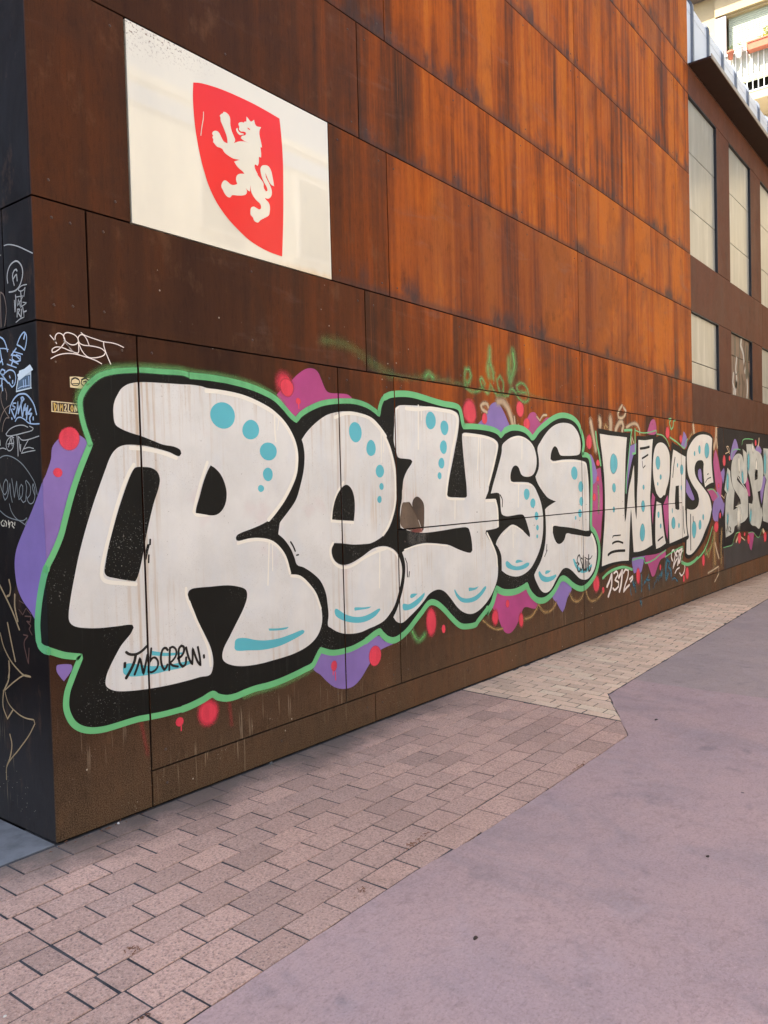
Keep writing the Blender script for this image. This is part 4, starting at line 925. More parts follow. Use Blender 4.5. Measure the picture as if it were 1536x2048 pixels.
reyse|spray_stroke|l|W|tan_dim|2|26.1|0.85||4546 378 4688 382 4781 428 4838 472
reyse|spray_stroke|l|W|tan_dim|2|26.8|0.85||4839 484 4911 410 5024 378 5142 396 5214 445
reyse|spray_stroke|l|W|tan_dim|2|28.4|0.85||5516 492 5598 418 5707 390 5797 411 5868 469
reyse|spray_stroke|l|W|tan_dim|2|25.4|0.85||5914 482 5979 389 6095 345 6266 372 6355 421
reyse|spray_stroke|l|W|green_soft|2|34.5|0.85||2818 542 2865 483 2914 461 2979 494
flame|stroke|l|W|green_dim|2|50.5|1.0||1927 2551 2052 2558 2182 2551 2316 2504 2439 2459 2550 2421 2658 2405
flame|stroke|l|W|green_dim|2|37.0|1.0||2657 2398 2822 2396 2985 2417 3118 2442 3254 2425 3457 2421 3627 2413
flame|stroke|l|W|green_soft|2|39.5|1.0||3070 2425 3109 2455 3176 2429
flame|stroke|l|W|green_soft|2|30.3|1.0||3638 2408 3630 2465 3637 2541 3699 2547 3730 2497 3683 2435 3646 2443
flame|stroke|l|W|green_soft|2|23.4|1.0||3638 2402 3714 2374 3804 2373 3885 2405 3950 2452 3901 2496 3866 2481 3898 2424 3978 2377 4014 2392 4036 2454 4099 2398 4171 2369 4248 2410 4259 2485 4204 2540 4152 2500 4186 2417 4284 2375 4349 2387 4390 2440 4468 2427 4533 2375 4654 2345 4739 2383 4701 2472 4593 2514 4497 2481 4522 2431 4685 2431
flame|stroke|l|W|green_soft|2|47.4|1.0||4037 2756 4031 2671 3999 2583 4020 2519
flame|stroke|l|W|green_soft|2|38.5|1.0||4048 2624 4082 2567 4092 2513
flame|stroke|l|W|green_soft|2|52.1|1.0||4371 2702 4366 2608 4380 2508
flame|stroke|l|W|green_soft|2|61.8|1.0||4444 2767 4465 2656 4408 2549
flame|stroke|l|W|green_dim|2|22.9|1.0||4769 2431 4941 2404 5120 2397
tnb|stroke|l|W|black_ink|6|14.0|0||399 821 415 809 438 802 464 802 492 812 520 830
tnb|stroke|l|W|black_ink|6|16.4|0||453 797 444 766 423 731 394 694
tnb|stroke|l|W|black_ink|6|13.4|0||443 702 458 731 477 778 485 742 494 692 513 753 522 785
tnb|stroke|l|W|black_ink|6|12.0|0||546 814 539 771 529 733 524 698
tnb|stroke|l|W|black_ink|6|11.7|0||524 699 545 693 574 705 585 733 572 760 552 764 536 749
tnb|stroke|l|W|black_ink|6|13.4|0||646 789 634 801 618 798 605 773 603 739 610 708 621 690 634 700 641 712
tnb|stroke|l|W|black_ink|6|12.4|0||661 797 656 736 652 682
tnb|stroke|l|W|black_ink|6|11.9|0||661 795 679 799 699 780 698 752 677 729 657 719 675 702 708 690
tnb|stroke|l|W|black_ink|6|13.9|0||710 733 731 740 749 761 750 785 734 796 719 783 715 746 720 707 738 683 757 693 763 727
tnb|stroke|l|W|black_ink|6|13.9|0||765 780 774 742 786 709 802 683 806 726 808 769 822 730 838 692 857 667 854 710 843 769
tnb|stroke|l|W|black_ink|6|16.5|0||389 767 388 751
tnb|stroke|l|W|black_ink|6|14.9|0||882 717 883 706
eslut|stroke|l|W|black_ink|6|18.7|0||5782 837 5766 862 5735 854 5710 824 5711 798 5733 780 5752 772 5719 760 5707 737 5715 710 5745 693 5776 700 5781 723
eslut|stroke|l|W|black_ink|6|11.2|0||5673 792 5703 781
eslut|stroke|l|W|black_ink|6|16.5|0||5834 815 5813 825 5789 817 5803 790 5825 758 5828 725 5807 701 5784 713
eslut|stroke|l|W|black_ink|6|24.1|0||5860 840 5855 785 5847 730 5859 690 5894 703
eslut|stroke|l|W|black_ink|6|24.5|0||5910 797 5904 745 5905 705 5920 685 5942 715 5949 777
eslut|stroke|l|W|black_ink|6|23.8|0||5996 842 5989 773 5981 708 5994 672 6031 685 6042 702
eslut|stroke|l|W|black_ink|6|11.9|0||5895 827 5938 811 5994 799 6043 805 6084 828
eslut|stroke|l|W|black_ink|6|23.5|0||6016 752 6018 746
zest|stroke|l|W|white_ink|2|4.6|0||62 2336 78 2320 92 2304
zest|stroke|l|W|white_ink|2|4.2|0||92 2302 86 2318 88 2336 98 2349 110 2352 123 2347 132 2334 135 2319 126 2303 109 2283 86 2265 70 2259 69 2271 82 2283 101 2288 126 2286 150 2279 173 2275
zest|stroke|l|W|white_ink|2|4.5|0||173 2275 154 2294 128 2321 146 2303 162 2284 178 2273 198 2270 203 2281 203 2312 201 2338 189 2352 168 2359 148 2360 133 2352 129 2339 135 2322 152 2310 171 2306 191 2312 203 2325
zest|stroke|l|W|white_ink|2|4.7|0||259 2314 247 2342 233 2358 219 2360 205 2349 202 2336 210 2319 231 2312 260 2313 296 2312 325 2307 346 2293 336 2277 311 2265 281 2258 255 2257 235 2268 219 2286 208 2308 204 2320
zest|stroke|l|W|white_ink|2|4.5|0||219 2369 233 2361 262 2354 297 2348 336 2342 381 2342 415 2338 448 2328
zest|stroke|l|W|white_ink|2|5.0|0||337 2341 338 2321 347 2293 360 2263 372 2238
zest|stroke|l|W|white_ink|2|4.2|0||62 2230 88 2246 116 2257 150 2264 186 2265 223 2260 258 2254 293 2246 322 2234
n1312|stroke|l|W|white_ink|3|34.4|0||6476 457 6558 523 6617 586 6609 483 6589 431 6506 345
n1312|stroke|l|W|white_ink|3|23.7|0||6676 583 6758 594 6796 554 6700 505 6811 468 6805 420 6695 394 6642 418
n1312|stroke|l|W|white_ink|3|40.2|0||6819 523 6886 566 6928 597 6901 487 6869 412 6830 364
n1312|stroke|l|W|white_ink|3|27.1|0||6960 558 7028 591 7114 572 7091 502 7001 412 6950 343 7047 378 7135 400
n1312|stroke|l|W|white_ink|3|24.9|0||7148 467 7247 493 7236 458 7176 435
n235|stroke|l|W|white_ink|4|28.4|0||8670 550 8626 604 8664 670 8747 675 8792 621 8740 532 8688 444 8800 527 8873 559
n235|stroke|l|W|white_ink|4|33.7|0||8863 591 8804 628 8878 661 8963 638 8934 562 8869 466 8957 521 9008 556
n235|stroke|l|W|white_ink|4|32.9|0||8939 656 9088 676 9009 579 8982 518 8956 497
n235|stroke|l|W|white_ink|4|22.3|0||9125 645 9036 632 8985 597
n235|stroke|l|W|white_ink|4|21.3|0||8768 374 8842 414 8953 430
n235|stroke|l|W|white_ink|4|23.3|0||9055 504 9154 471 9189 412 9136 345 9034 316 8962 355
bluetag|stroke|l|W|blue_soft|2|49.1|0.8||8451 580 8412 470 8428 325 8500 401
bluetag|stroke|l|W|blue_soft|2|42.3|0.8||8462 572 8576 539 8516 483 8617 420 8614 351
bluetag|stroke|l|W|blue_soft|2|23.1|0.8||8032 330 8100 412 8129 335 8165 405 8209 408
bluetag|stroke|l|W|blue_soft|2|60.1|0.8||8265 432 8230 398
bluetag|stroke|l|W|blue_soft|2|29.0|0.8||7702 402 7804 384
bluetag|stroke|l|W|blue_soft|2|15.3|0.8||7786 458 7723 407
bluetag|stroke|l|W|blue_soft|2|34.7|0.8||7661 385 7630 367
bluetag|stroke|l|W|blue_soft|2|36.3|0.8||7245 430 7280 371 7329 407
bluetag|stroke|l|W|blue_soft|2|23.7|0.8||7536 484 7542 384 7527 280
bluetag|stroke|l|W|blue_soft|2|30.9|0.8||7781 336 7798 269
bluetag|stroke|l|W|blue_soft|2|19.2|0.8||7944 267 7989 335
bluetag|stroke|l|W|blue_soft|2|20.3|0.8||7159 371 7192 278
bluetag|stroke|l|W|blue_soft|2|24.5|0.8||8658 300 8754 313 8871 254
bluetag|stroke|l|W|blue_soft|2|46.5|0.8||7493 178 7510 127
bluetag|stroke|l|W|blue_soft|2|25.4|0.8||7318 367 7334 296
wios|shadow_fill|p|W|black|3|0|0||6284 2180 6494 2173 6776 2164 7034 2163 7265 2168 7209 2016 7429 2051 7444 2139 7734 2145 8063 2176 8142 2194 8117 2147 8267 2168 8406 2141 8546 2082 8640 2004 8688 1981 8720 2135 8699 2118 8833 2087 9053 2048 9252 2016 9356 2046 9404 2121 9558 2200 9745 2254 10033 2294 10297 2294 10534 2264 10619 2217 10610 2036 10618 1835 10664 1685 10694 1583 10690 1503 10635 1463 10324 1468 10256 1450 10355 1408 10488 1316 10569 1183 10552 1191 10510 1043 10365 900 10224 780 10020 677 9791 597 9602 546 9417 515 9269 527 9184 571 9188 653 9206 744 9164 756 8935 745 8581 735 8397 714 8221 699 8038 691 7883 696 7667 698 7459 708 7257 710 7195 636 6965 664 6707 674 6512 658 6390 636 6288 619 6264 641 6276 720 6315 850 6355 981 6389 1181 6412 1314 6413 1516 6384 1620 6358 1787 6332 1953 6305 2085
wios|letter|p|W|white2|4|0|0|#W|6348 2123 6631 2115 6846 2114 7136 2110 7101 1970 7076 1828 7058 1650 7030 1447 7021 1257 7029 1135 7065 1184 7110 1325 7166 1502 7261 1649 7316 1757 7343 1794 7346 1685 7341 1440 7347 1353 7362 1243 7394 1147 7412 1241 7434 1497 7460 1611 7486 1832 7503 2093 7732 2096 8004 2120 7965 1989 7932 1760 7900 1531 7872 1413 7884 1184 7906 954 7921 808 7670 773 7461 763 7290 770 7275 883 7254 1066 7241 1212 7225 1285 7200 1177 7172 999 7143 785 7129 685 6873 701 6602 704 6342 691 6354 780 6397 979 6440 1178 6458 1380 6457 1552 6446 1687 6405 1888 6368 2021
wios|letter|p|W|white2|4|0|0|#i|8102 1342 8273 1309 8301 1167 8341 1007 8393 861 8426 795 8224 762 8059 749 8035 869 8046 1100 8076 1254
wios|letter_dot|p|W|white2|4|0|0||7988 1760 8017 1914 8078 2015 8170 2067 8309 2085 8450 2063 8567 2002 8624 1923 8624 1762 8598 1642 8533 1546 8470 1483 8419 1415 8372 1417 8253 1381 8140 1423 8086 1466 8014 1606
wios|letter|p|W|white2|4|0|0|#o|8775 2006 8883 1990 9049 1958 9248 1925 9283 1921 9268 1733 9249 1458 9227 1184 9242 1191 9263 1006 9314 838 8938 807 8570 780 8562 911 8557 1086 8562 1347 8633 1557 8698 1820
wios|counter|p|W|black|5|0|0|o|8847 1524 8981 1531 8979 1374 8986 1212 8929 1205 8819 1222 8811 1333
wios|letter|p|W|white2|4|0|0|#S|10566 2205 10518 1934 10543 1735 10597 1554 10465 1546 10293 1518 10175 1490 10130 1588 10104 1734 10125 1831 10078 1870 9949 1880 9789 1857 9691 1781 9702 1686 9808 1601 9996 1522 10189 1441 10353 1359 10451 1257 10497 1136 10480 1144 10370 999 10161 863 9958 729 9730 631 9511 572 9345 569 9258 602 9281 775 9356 793 9387 814 9332 910 9309 1050 9316 1206 9510 1185 9694 1193 9822 1236 9873 1311 9859 1352 9799 1420 9647 1498 9498 1584 9384 1687 9346 1825 9352 1963 9431 2048 9585 2136 9774 2208 9998 2246 10295 2253 10464 2236
wios|infill|p|W|purple|4|0|0||7219 2012 7429 2051 7414 1941 7353 1925 7269 1829 7185 1685 7109 1507 7087 1446 7136 1685
wios|infill|p|W|purple|4|0|0||9306 1614 9407 1548 9522 1453 9640 1357 9654 1319 9546 1317 9398 1372 9283 1439
wios|infill|p|W|purple|4|0|0||9846 1734 9943 1758 9990 1734 10018 1637 10030 1550 9934 1580 9842 1657
wios|infill|p|W|magenta|4|0|0||7951 1457 8049 1394 7985 1234 7948 1059 7913 1336
wios|infill|p|W|magenta|4|0|0||8515 1414 8567 1236 8488 839 8422 963 8342 1284
wios|patch|p|W|magenta|1|0|0||7800 2181 7868 2260 7937 2331 8027 2366 8104 2347 8145 2249 8119 2178 7951 2172
wios|patch|p|W|magenta|1|0|0||7667 698 7882 688 8106 685 8410 708 8430 619 8217 598 8074 493 8004 431 7914 417 7851 477 7758 585 7685 621
wios|patch|p|W|purple|1|0|0||7218 706 7459 701 7688 696 7634 663 7599 599 7522 510 7389 523 7288 518 7252 595
wios|patch|p|W|purple|1|0|0||9096 2058 9173 2169 9220 2261 9292 2237 9362 2166 9342 2064 9224 2025
wios|patch|p|W|magenta|1|0|0||10618 1835 10678 1987 10752 2049 10872 1919 10956 1766 11060 1632 11074 1528 11011 1374 11027 1322 10881 1346 10776 1430 10679 1634
wios|patch|p|W|purple|1|0|0||10514 1135 10627 1282 10775 1410 10883 1387 11062 1290 11172 1214 11212 1273 11167 1118 11087 1017 10981 1146 10868 1078 10825 957 10595 989 10515 1143
wios|patch|p|W|magenta|1|0|0||10256 1450 10530 1470 10705 1432 10844 1337 10591 1273 10488 1316
wios|outline|l|W|green|4|32.1|0||6241 2136 6268 2018 6314 1920 6358 1787
wios|outline|l|W|green|4|28.6|0||7064 2189 7297 2202
wios|outline|l|W|green|4|24.1|0||7287 2205 7219 2009 7162 1828 7094 1614 7078 1472
wios|outline|l|W|green|4|26.1|0||7397 2217 7394 2152 7395 2050 7400 1933 7303 1924
wios|outline|l|W|green|4|13.2|0||7406 2203 7631 2182 7887 2198 8133 2233 8142 2191
wios|outline|l|W|green|4|15.0|0||8153 2185 8360 2177 8524 2121 8617 2044
wios|outline|l|W|green|4|16.5|0||8648 2165 8859 2115
wios|outline|l|W|green|4|18.1|0||8648 2160 8862 2123 9082 2067 9238 2030 9316 2119 9392 2167
wios|outline|l|W|green|4|31.2|0||6361 561 6509 603 6705 625 6963 625 7231 571
wios|outline|l|W|green|4|17.5|0||7246 679 7458 686 7623 664 7663 608 7990 625 8174 664 8422 706
wios|outline|l|W|green|4|17.7|0||8392 620 8657 659 8933 691 9118 704 9114 623 9052 519
wios|outline|l|W|green|4|43.5|0||9064 486 9324 439 9597 457 9755 495
wios|outline|l|W|green|4|24.9|0||9597 452 10014 541 10287 687 10520 892
wios|outline|l|W|green|4|22.1|0||8610 2396 8708 2410 8632 2349 8701 2264 8778 2308 8806 2382 8872 2394
wios|outline|l|W|green|4|16.8|0||10323 1444 10530 1455 10704 1411 10862 1326
wios|red_spot|e|W|red|2|0|0.4||8561 2218 87 84
wios|red_spot|e|W|red|2|0|0.4||7428 475 67 110
wios|red_spot|e|W|red|2|0|0.4||8205 504 32 43
wios|red_spot|e|W|red|2|0|0.4||9101 2157 63 59
wios|red_spot|e|W|red|2|0|0.4||10048 431 72 92
wios|red_spot|e|W|red|2|0|0.4||9284 323 82 97
wios|red_spot|e|W|red|2|0|0.4||9135 265 46 55
wios|red_spot|e|W|red|2|0|0.4||10725 881 114 96
wios|red_spot|e|W|red|2|0|0.4||10888 1500 36 41
wios|spot|e|W|cyan|5|0|0.2||6724 1803 111 114
wios|spot|e|W|cyan|5|0|0.2||6720 1535 54 52
wios|spot|e|W|cyan|5|0|0.2||8171 1827 87 86
wios|spot|e|W|cyan|5|0|0.2||8266 1647 37 35
wios|spot|e|W|cyan|5|0|0.2||8154 1562 23 22
wios|spot|e|W|cyan|5|0|0.2||7649 1527 34 30
wios|spot|e|W|cyan|5|0|0.2||6705 1293 32 34
wios|spot|e|W|cyan|5|0|0.2||7621 1300 63 71
wios|spot|e|W|cyan|5|0|0.2||7586 981 88 108
wios|spot|e|W|cyan|5|0|0.2||8163 1173 41 40
wios|spot|e|W|cyan|5|0|0.2||8237 1028 32 31
wios|spot|e|W|cyan|5|0|0.2||8735 1038 81 81
wios|spot|e|W|cyan|5|0|0.2||8959 995 36 34
wios|spot|e|W|cyan|5|0|0.2||9619 903 102 122
wios|spot|e|W|cyan|5|0|0.2||9898 955 70 72
wios|spot|e|W|cyan|5|0|0.2||10058 1058 42 44
wios|spot|e|W|cyan|5|0|0.2||8696 1203 19 35
wios|spot|e|W|cyan|5|0|0.2||9110 1742 68 72
wios|spot|e|W|cyan|5|0|0.2||8938 1800 25 31
wios|spot|e|W|cyan|5|0|0.2||9084 1498 26 36
wios|spot|e|W|cyan|5|0|0.2||10285 2024 121 113
wios|spot|e|W|cyan|5|0|0.2||9924 2031 58 62
wios|spot|e|W|cyan|5|0|0.2||9691 1969 34 36
wios|accent|l|W|black|5|30.3|0||7559 1991 7728 2003 7868 2020
wios|accent|l|W|black|5|23.9|0||7616 1874 7723 1898 7820 1922
wios|accent|l|W|black|5|14.5|0||7642 1759 7718 1789
wios|accent|l|W|black|5|14.5|0||7619 1840 7628 1773
wios|accent|l|W|black|5|14.7|0||6653 982 6668 998 6777 998 6887 996
wios|accent|l|W|black|5|23.3|0||6647 917 6719 929 6828 927 6957 902
wios|accent|l|W|black|5|30.4|0||6518 800 6607 820 6787 823 7010 810
wios|accent|l|W|black|5|21.5|0||8125 847 8312 886
wios|accent|l|W|black|5|25.4|0||8838 1901 8777 1776 8736 1644
wios|accent|l|W|black|5|15.4|0||10194 1558 10297 1607 10469 1630
wios|accent|l|W|black|5|15.7|0||10294 1675 10352 1685
wios|accent|l|W|black|5|25.6|0||9143 1240 9159 966 9184 882
wios|accent|l|W|black|5|33.1|0||9470 1117 9453 633
wios|accent|l|W|black|5|27.4|0||9581 1084 9586 990
wios|spray_stroke|l|W|tan|2|61.5|0.85||6355 2280 6370 2241 6360 2200
wios|spray_stroke|l|W|tan|2|79.3|0.85||6657 2295 6663 2241 6647 2172
wios|spray_stroke|l|W|tan_dim|2|38.7|0.85||6478 2185 6514 2227 6573 2196
wios|spray_stroke|l|W|tan|2|53.1|0.85||6794 2178 6889 2252 6983 2284 7037 2237 6997 2179
wios|spray_stroke|l|W|tan|2|34.3|0.85||7132 2227 7330 2276 7470 2272 7549 2216 7557 2165
wios|spray_stroke|l|W|tan|2|31.7|0.85||7010 2469 6934 2422 6876 2369 6892 2329 6985 2323 7081 2360 7122 2412 7047 2450
wios|spray_stroke|l|W|tan|2|25.1|0.85||7263 2111 7280 2061 7288 2018
wios|spray_stroke|l|W|tan|2|20.5|0.85||7293 2119 7359 2049
wios|spray_stroke|l|W|tan_dim|2|119.9|0.85||10639 805 10613 635 10615 321
wios|spray_stroke|l|W|tan|2|41.0|0.85||10649 642 10732 524 10835 404
wios|spray_stroke|l|W|tan|2|22.5|0.85||10264 225 10541 247 10828 271 10823 158 10603 59
wios|spray_stroke|l|W|tan|2|83.0|0.85||10792 2354 10760 2211 10658 2077
wios|spray_stroke|l|W|tan|2|48.9|0.85||10796 2212 10837 2081
wios|spray_stroke|l|W|tan|2|66.0|0.85||9652 2372 9684 2270
wios|spray_stroke|l|W|tan_dim|2|37.3|0.85||9388 2084 9498 2198 9622 2259
wios|spray_stroke|l|W|green_soft|2|28.0|0.85||9754 476 10113 563 10117 631 10160 500 10454 616 10548 750
wios|spray_stroke|l|W|tan_dim|2|43.5|0.85||10150 628 10309 448 10491 653
wios|spray_stroke|l|W|tan_dim|2|73.8|0.85||11020 803 10971 557 10977 309
spz|buffed_ground|p|W|buff_dark|1|0|0||11102 558 11648 572 15004 557 14985 181 14068 185 13223 195 12389 192 11589 189 11141 194
spz|shadow_fill|p|W|black2|1|0|0||10840 2377 11117 2404 11698 2403 12544 2405 13482 2401 15099 2397 15004 544 14090 611 13645 674 13440 590 13291 575 12913 669 12241 720 11777 715 11648 572 11101 548 11017 367 10890 399 10871 770 10868 1078 11212 1265 11067 1373 11023 1632 10975 1787 10876 1991
spz|letter|p|W|silver|3|0|0||11391 1778 11545 1726 11560 1629 11654 1500 11790 1401 11719 1197 11707 1111 11714 1097 12048 1140 12219 1156 12641 1211 12628 949 12379 881 11783 834 11697 742 11241 685 11216 959 11270 1272 11333 1378 11201 1433
spz|letter|p|W|silver|3|0|0||11605 1736 11673 1887 11839 1975 12091 2012 12303 1972 12393 1861 12358 2028 12330 2095 12592 2033 12622 1738 12569 1567 12367 1507 12196 1560 12114 1627 11988 1644 11944 1584 12067 1539 12364 1457 12625 1339 12653 1167 12480 1128 12217 1114 11819 1150 12177 1182 12138 1261 11892 1377 11674 1500
spz|letter|p|W|silver|3|0|0|#P|12577 2180 13036 2180 13175 2102 13563 2039 13733 1909 13744 1618 13581 1403 13331 1359 13421 1203 13563 1042 13615 1086 13683 926 13446 709 13155 760 12827 813 12719 945 12698 1163 12698 1177 12938 1158 12990 1273 12776 1623 12667 1738 12634 1965
spz|counter|p|W|black2|4|0|0|P|13157 1762 13350 1739 13332 1585 13124 1563
spz|letter|p|W|silver|3|0|0||13796 2140 15085 2131 15010 674 14098 772 13704 828 13691 1083 13719 1133 13834 1374 14011 1567 13798 1679 13811 1922
spz|patch|p|W|purple|2|0|0||11535 1917 11621 2057 11727 2167 11853 2247 11974 2196 12073 2089 11882 2019 11674 1908
spz|patch|p|W|purple|2|0|0||11008 1704 11199 1777 11232 1683 11130 1528
spz|patch|p|W|magenta|2|0|0||12499 1512 12617 1624 12725 1520 12805 1301 12668 1304
spz|patch|p|W|purple|2|0|0||13639 1546 13848 1642 13948 1568 13783 1375 13618 1137 13527 1320
spz|patch|p|W|magenta|2|0|0||12637 674 13054 660 12901 414 12828 356 12716 428
spz|patch|p|W|purple|2|0|0||13175 2102 13422 2191 13667 2101 13613 2040
spz|red_spot|e|W|red|3|0|0.3||11205 1887 83 94
spz|red_spot|e|W|red|3|0|0.3||11516 1928 47 43
spz|red_spot|e|W|red|3|0|0.3||13229 2221 68 59
spz|red_spot|e|W|red|3|0|0.3||12057 626 110 101
spz|red_spot|e|W|red|3|0|0.3||12655 564 91 86
spz|red_spot|e|W|red|3|0|0.3||13844 528 114 98
spz|red_spot|e|W|red|3|0|0.3||10939 1044 51 51
spz|red_spot|e|W|red|3|0|0.3||12391 666 53 34
spz|outline|l|W|green|3|12.4|0||11101 537 11369 539 11627 546 11691 612 11859 710 12069 719
spz|outline|l|W|green|3|11.4|0||12637 674 12960 666 13364 547 13595 677
spz|outline|l|W|green|3|16.2|0||12290 2161 12359 2241 12671 2273 13041 2274
spz|outline|l|W|green|3|16.0|0||11615 1929 11680 2037 11885 2079 12179 2080
spz|spray_stroke|l|W|tan|3|49.7|0||11853 579 12025 678
spz|spray_stroke|l|W|tan|3|20.0|0||12108 650 12408 564
spz|spray_stroke|l|W|tan|3|73.4|0||13695 659 13795 604
spz|spray_stroke|l|W|tan|3|15.2|0||11286 1998 11521 2034 11465 2107 11349 2109 11519 2002
spz|spray_stroke|l|W|tan|3|14.9|0||11028 1353 11195 1297 11255 1369
spz|spray_stroke|l|W|tan|3|50.3|0||13477 2299 13448 2215 13396 2166
spz|accent|l|W|black|4|23.5|0||11284 787 11366 867 11419 769
spz|accent|l|W|black|4|21.9|0||11462 841 11540 804 11459 766 11557 750
spz|accent|l|W|black|4|21.8|0||11389 951 11345 847 11302 755
spz|tint|l|W|cyan|4|100.5|0.9||11391 1630 11376 1472
spz|tint|l|W|cyan|4|107.3|0.9||12724 1967 12693 1795
spz|tint|l|W|cyan|4|68.5|0.9||11373 1015 11349 921
spz|tint|l|W|cyan|4|124.6|0.9||13917 1984 13905 1739
spz|tint|l|W|cyan|4|84.4|0.9||12288 1681 12324 1536
spz|tint|l|W|cyan|4|85.9|0.9||12838 1020 12786 907
spz|highlight|l|W|cream|4|59.2|0.8||12086 1924 12098 1737
spz|highlight|l|W|cream|4|89.6|0.8||13260 1880 13227 1703 13177 1680
spz|highlight|l|W|cream|4|166.3|0.8||12043 1052 12016 921
spz|highlight|l|W|cream|4|16.6|0.8||11988 1638 12280 1514 12539 1409 12647 1327
spz|highlight|l|W|cream|4|81.7|0.8||12988 2156 13031 2087
arcC|stroke|l|L|pale_ink|2|4.9|0||257 2780 223 2778 175 2766 127 2749 68 2723 9 2696
at|stroke|l|L|pale_ink|2|7.0|0||237 2603 241 2629 232 2657 211 2678 181 2688 151 2688 124 2674 104 2650 100 2623 111 2596 132 2572 162 2558 196 2556 228 2559
at|stroke|l|L|pale_ink|2|7.2|0||179 2583 189 2610 190 2632 177 2647 157 2651 149 2643
at|stroke|l|L|pale_ink|2|7.1|0||189 2610 166 2625 154 2628 151 2598
scrawl|stroke|l|L|pale_ink|2|4.8|0||70 2567 103 2569 132 2565 145 2555 129 2547 100 2547 83 2557 97 2518
scrawl|stroke|l|L|pale_ink|2|7.6|0||124 2544 122 2514 127 2474
scrawl|stroke|l|L|pale_ink|2|7.8|0||171 2535 170 2510 181 2462
scrawl|stroke|l|L|pale_ink|2|4.5|0||164 2526 102 2521 158 2483 146 2514 134 2480
scrawl|stroke|l|L|pale_ink|2|4.4|0||109 2493 76 2485 105 2478 125 2476
scrawl|stroke|l|L|pale_ink|2|7.7|0||182 2512 181 2470
scrawl|stroke|l|L|pale_ink|2|7.2|0||164 2435 159 2469 137 2465 153 2451 128 2427 123 2463
scrawl|stroke|l|L|pale_ink|2|6.9|0||111 2471 102 2423 103 2448 81 2449
scrawl|stroke|l|L|pale_ink|2|4.5|0||176 2411 138 2421 105 2424
loopC|stroke|l|L|tan_ink|2|6.1|0||315 2410 313 2465 311 2528 312 2571
loopC|stroke|l|L|tan_ink|2|5.8|0||305 2571 281 2556 268 2528 261 2482 270 2438 280 2410
shot|stroke|l|L|blue_ink|2|7.1|0||176 2308 150 2336 120 2354 103 2355 88 2335 95 2301 111 2275 143 2295 176 2308
shot|stroke|l|L|blue_ink|2|10.0|0||101 2349 112 2328
shot|stroke|l|L|blue_ink|2|7.8|0||231 2266 185 2292
shot|stroke|l|L|blue_ink|2|5.6|0||213 2282 129 2258
shot|stroke|l|L|blue_ink|2|6.6|0||148 2234 190 2259 219 2265 225 2248 192 2232 148 2232 149 2252 185 2263
shot|stroke|l|L|blue_ink|2|5.7|0||272 2229 189 2204
shot|stroke|l|L|blue_ink|2|5.9|0||247 2248 171 2219
shot|stroke|l|L|blue_ink|2|9.6|0||221 2235 235 2219
shot|stroke|l|L|blue_ink|2|7.5|0||269 2140 316 2178 340 2196 324 2210 294 2201 305 2184 331 2187
shot|stroke|l|L|blue_ink|2|7.0|0||295 2191 254 2200 210 2187 198 2160 210 2129 235 2118 263 2142
shot|stroke|l|L|blue_ink|2|9.1|0||254 2171 249 2164
shot|stroke|l|L|blue_ink|2|10.9|0||228 2146 229 2137
rgraff|stroke|l|L|blue_ink|2|7.7|0||332 2366 297 2348 275 2317 264 2288
rgraff|stroke|l|L|blue_ink|2|5.0|0||336 2311 291 2305 256 2296
rgraff|stroke|l|L|blue_ink|2|9.5|0||332 2302 324 2265 312 2233
rgraff|stroke|l|L|blue_ink|2|6.9|0||341 2244 315 2256
rgraff|stroke|l|L|blue_ink|2|5.5|0||347 2171 307 2162 271 2141
rgraff|stroke|l|L|blue_ink|2|10.1|0||325 2168 329 2143 324 2112
rgraff|stroke|l|L|blue_ink|2|6.9|0||351 2130 324 2143
spark|stroke|l|L|blue_ink|2|7.9|0||270 1999 257 2030 225 2060 185 2077 150 2079 112 2073 76 2050 46 2018 28 1975
spark|stroke|l|L|blue_ink|2|6.4|0||207 2041 231 2043 237 2031 213 2022 224 2013 236 2016
spark|stroke|l|L|blue_ink|2|9.2|0||251 2015 235 1991 222 1972 200 2006 189 2047 186 1995
spark|stroke|l|L|blue_ink|2|9.8|0||189 1992 158 2040 152 2052 159 2060 144 2062 131 2053 146 2045 159 2027 153 1977
spark|stroke|l|L|blue_ink|2|9.9|0||149 1977 136 2013 120 2031 132 2000 112 2011 119 1982
spark|stroke|l|L|blue_ink|2|10.3|0||116 1960 102 2018
spark|stroke|l|L|blue_ink|2|9.8|0||75 2003 105 1983 67 1981 88 1962 84 1943
spark|stroke|l|L|blue_ink|2|5.9|0||218 1957 198 1971 164 1971 131 1958 99 1941 62 1934 8 1931
spark|stroke|l|L|blue_ink|2|9.6|0||249 1974 247 1970
spark|stroke|l|L|blue_ink|2|10.3|0||57 1963 58 1954
swirlC|stroke|l|L|tan_ink|2|4.6|0||321 2122 343 2094 337 2050 309 2012 272 1976 302 1978 329 1955 345 1917
swirlC|stroke|l|L|tan_ink|2|3.8|0||364 1962 341 1996 303 2024 262 2036
swirlC|stroke|l|L|tan_ink|2|4.9|0||301 2118 288 2089 292 2064
lanz|stroke|l|L|pale_ink|2|3.1|0||108 1922 149 1934 212 1935 273 1923 310 1903 297 1894 232 1893 141 1899 73 1905 60 1914 92 1926
lanz|stroke|l|L|pale_ink|2|6.2|0||369 1876 368 1853
lanz|stroke|l|L|pale_ink|2|3.1|0||375 1837 341 1838 313 1831
lanz|stroke|l|L|pale_ink|2|4.6|0||238 1882 259 1888 293 1877 312 1853 302 1830 281 1822 253 1833 240 1858 249 1883
lanz|stroke|l|L|pale_ink|2|5.4|0||291 1841 263 1884 255 1845
lanz|stroke|l|L|pale_ink|2|3.1|0||295 1855 240 1856
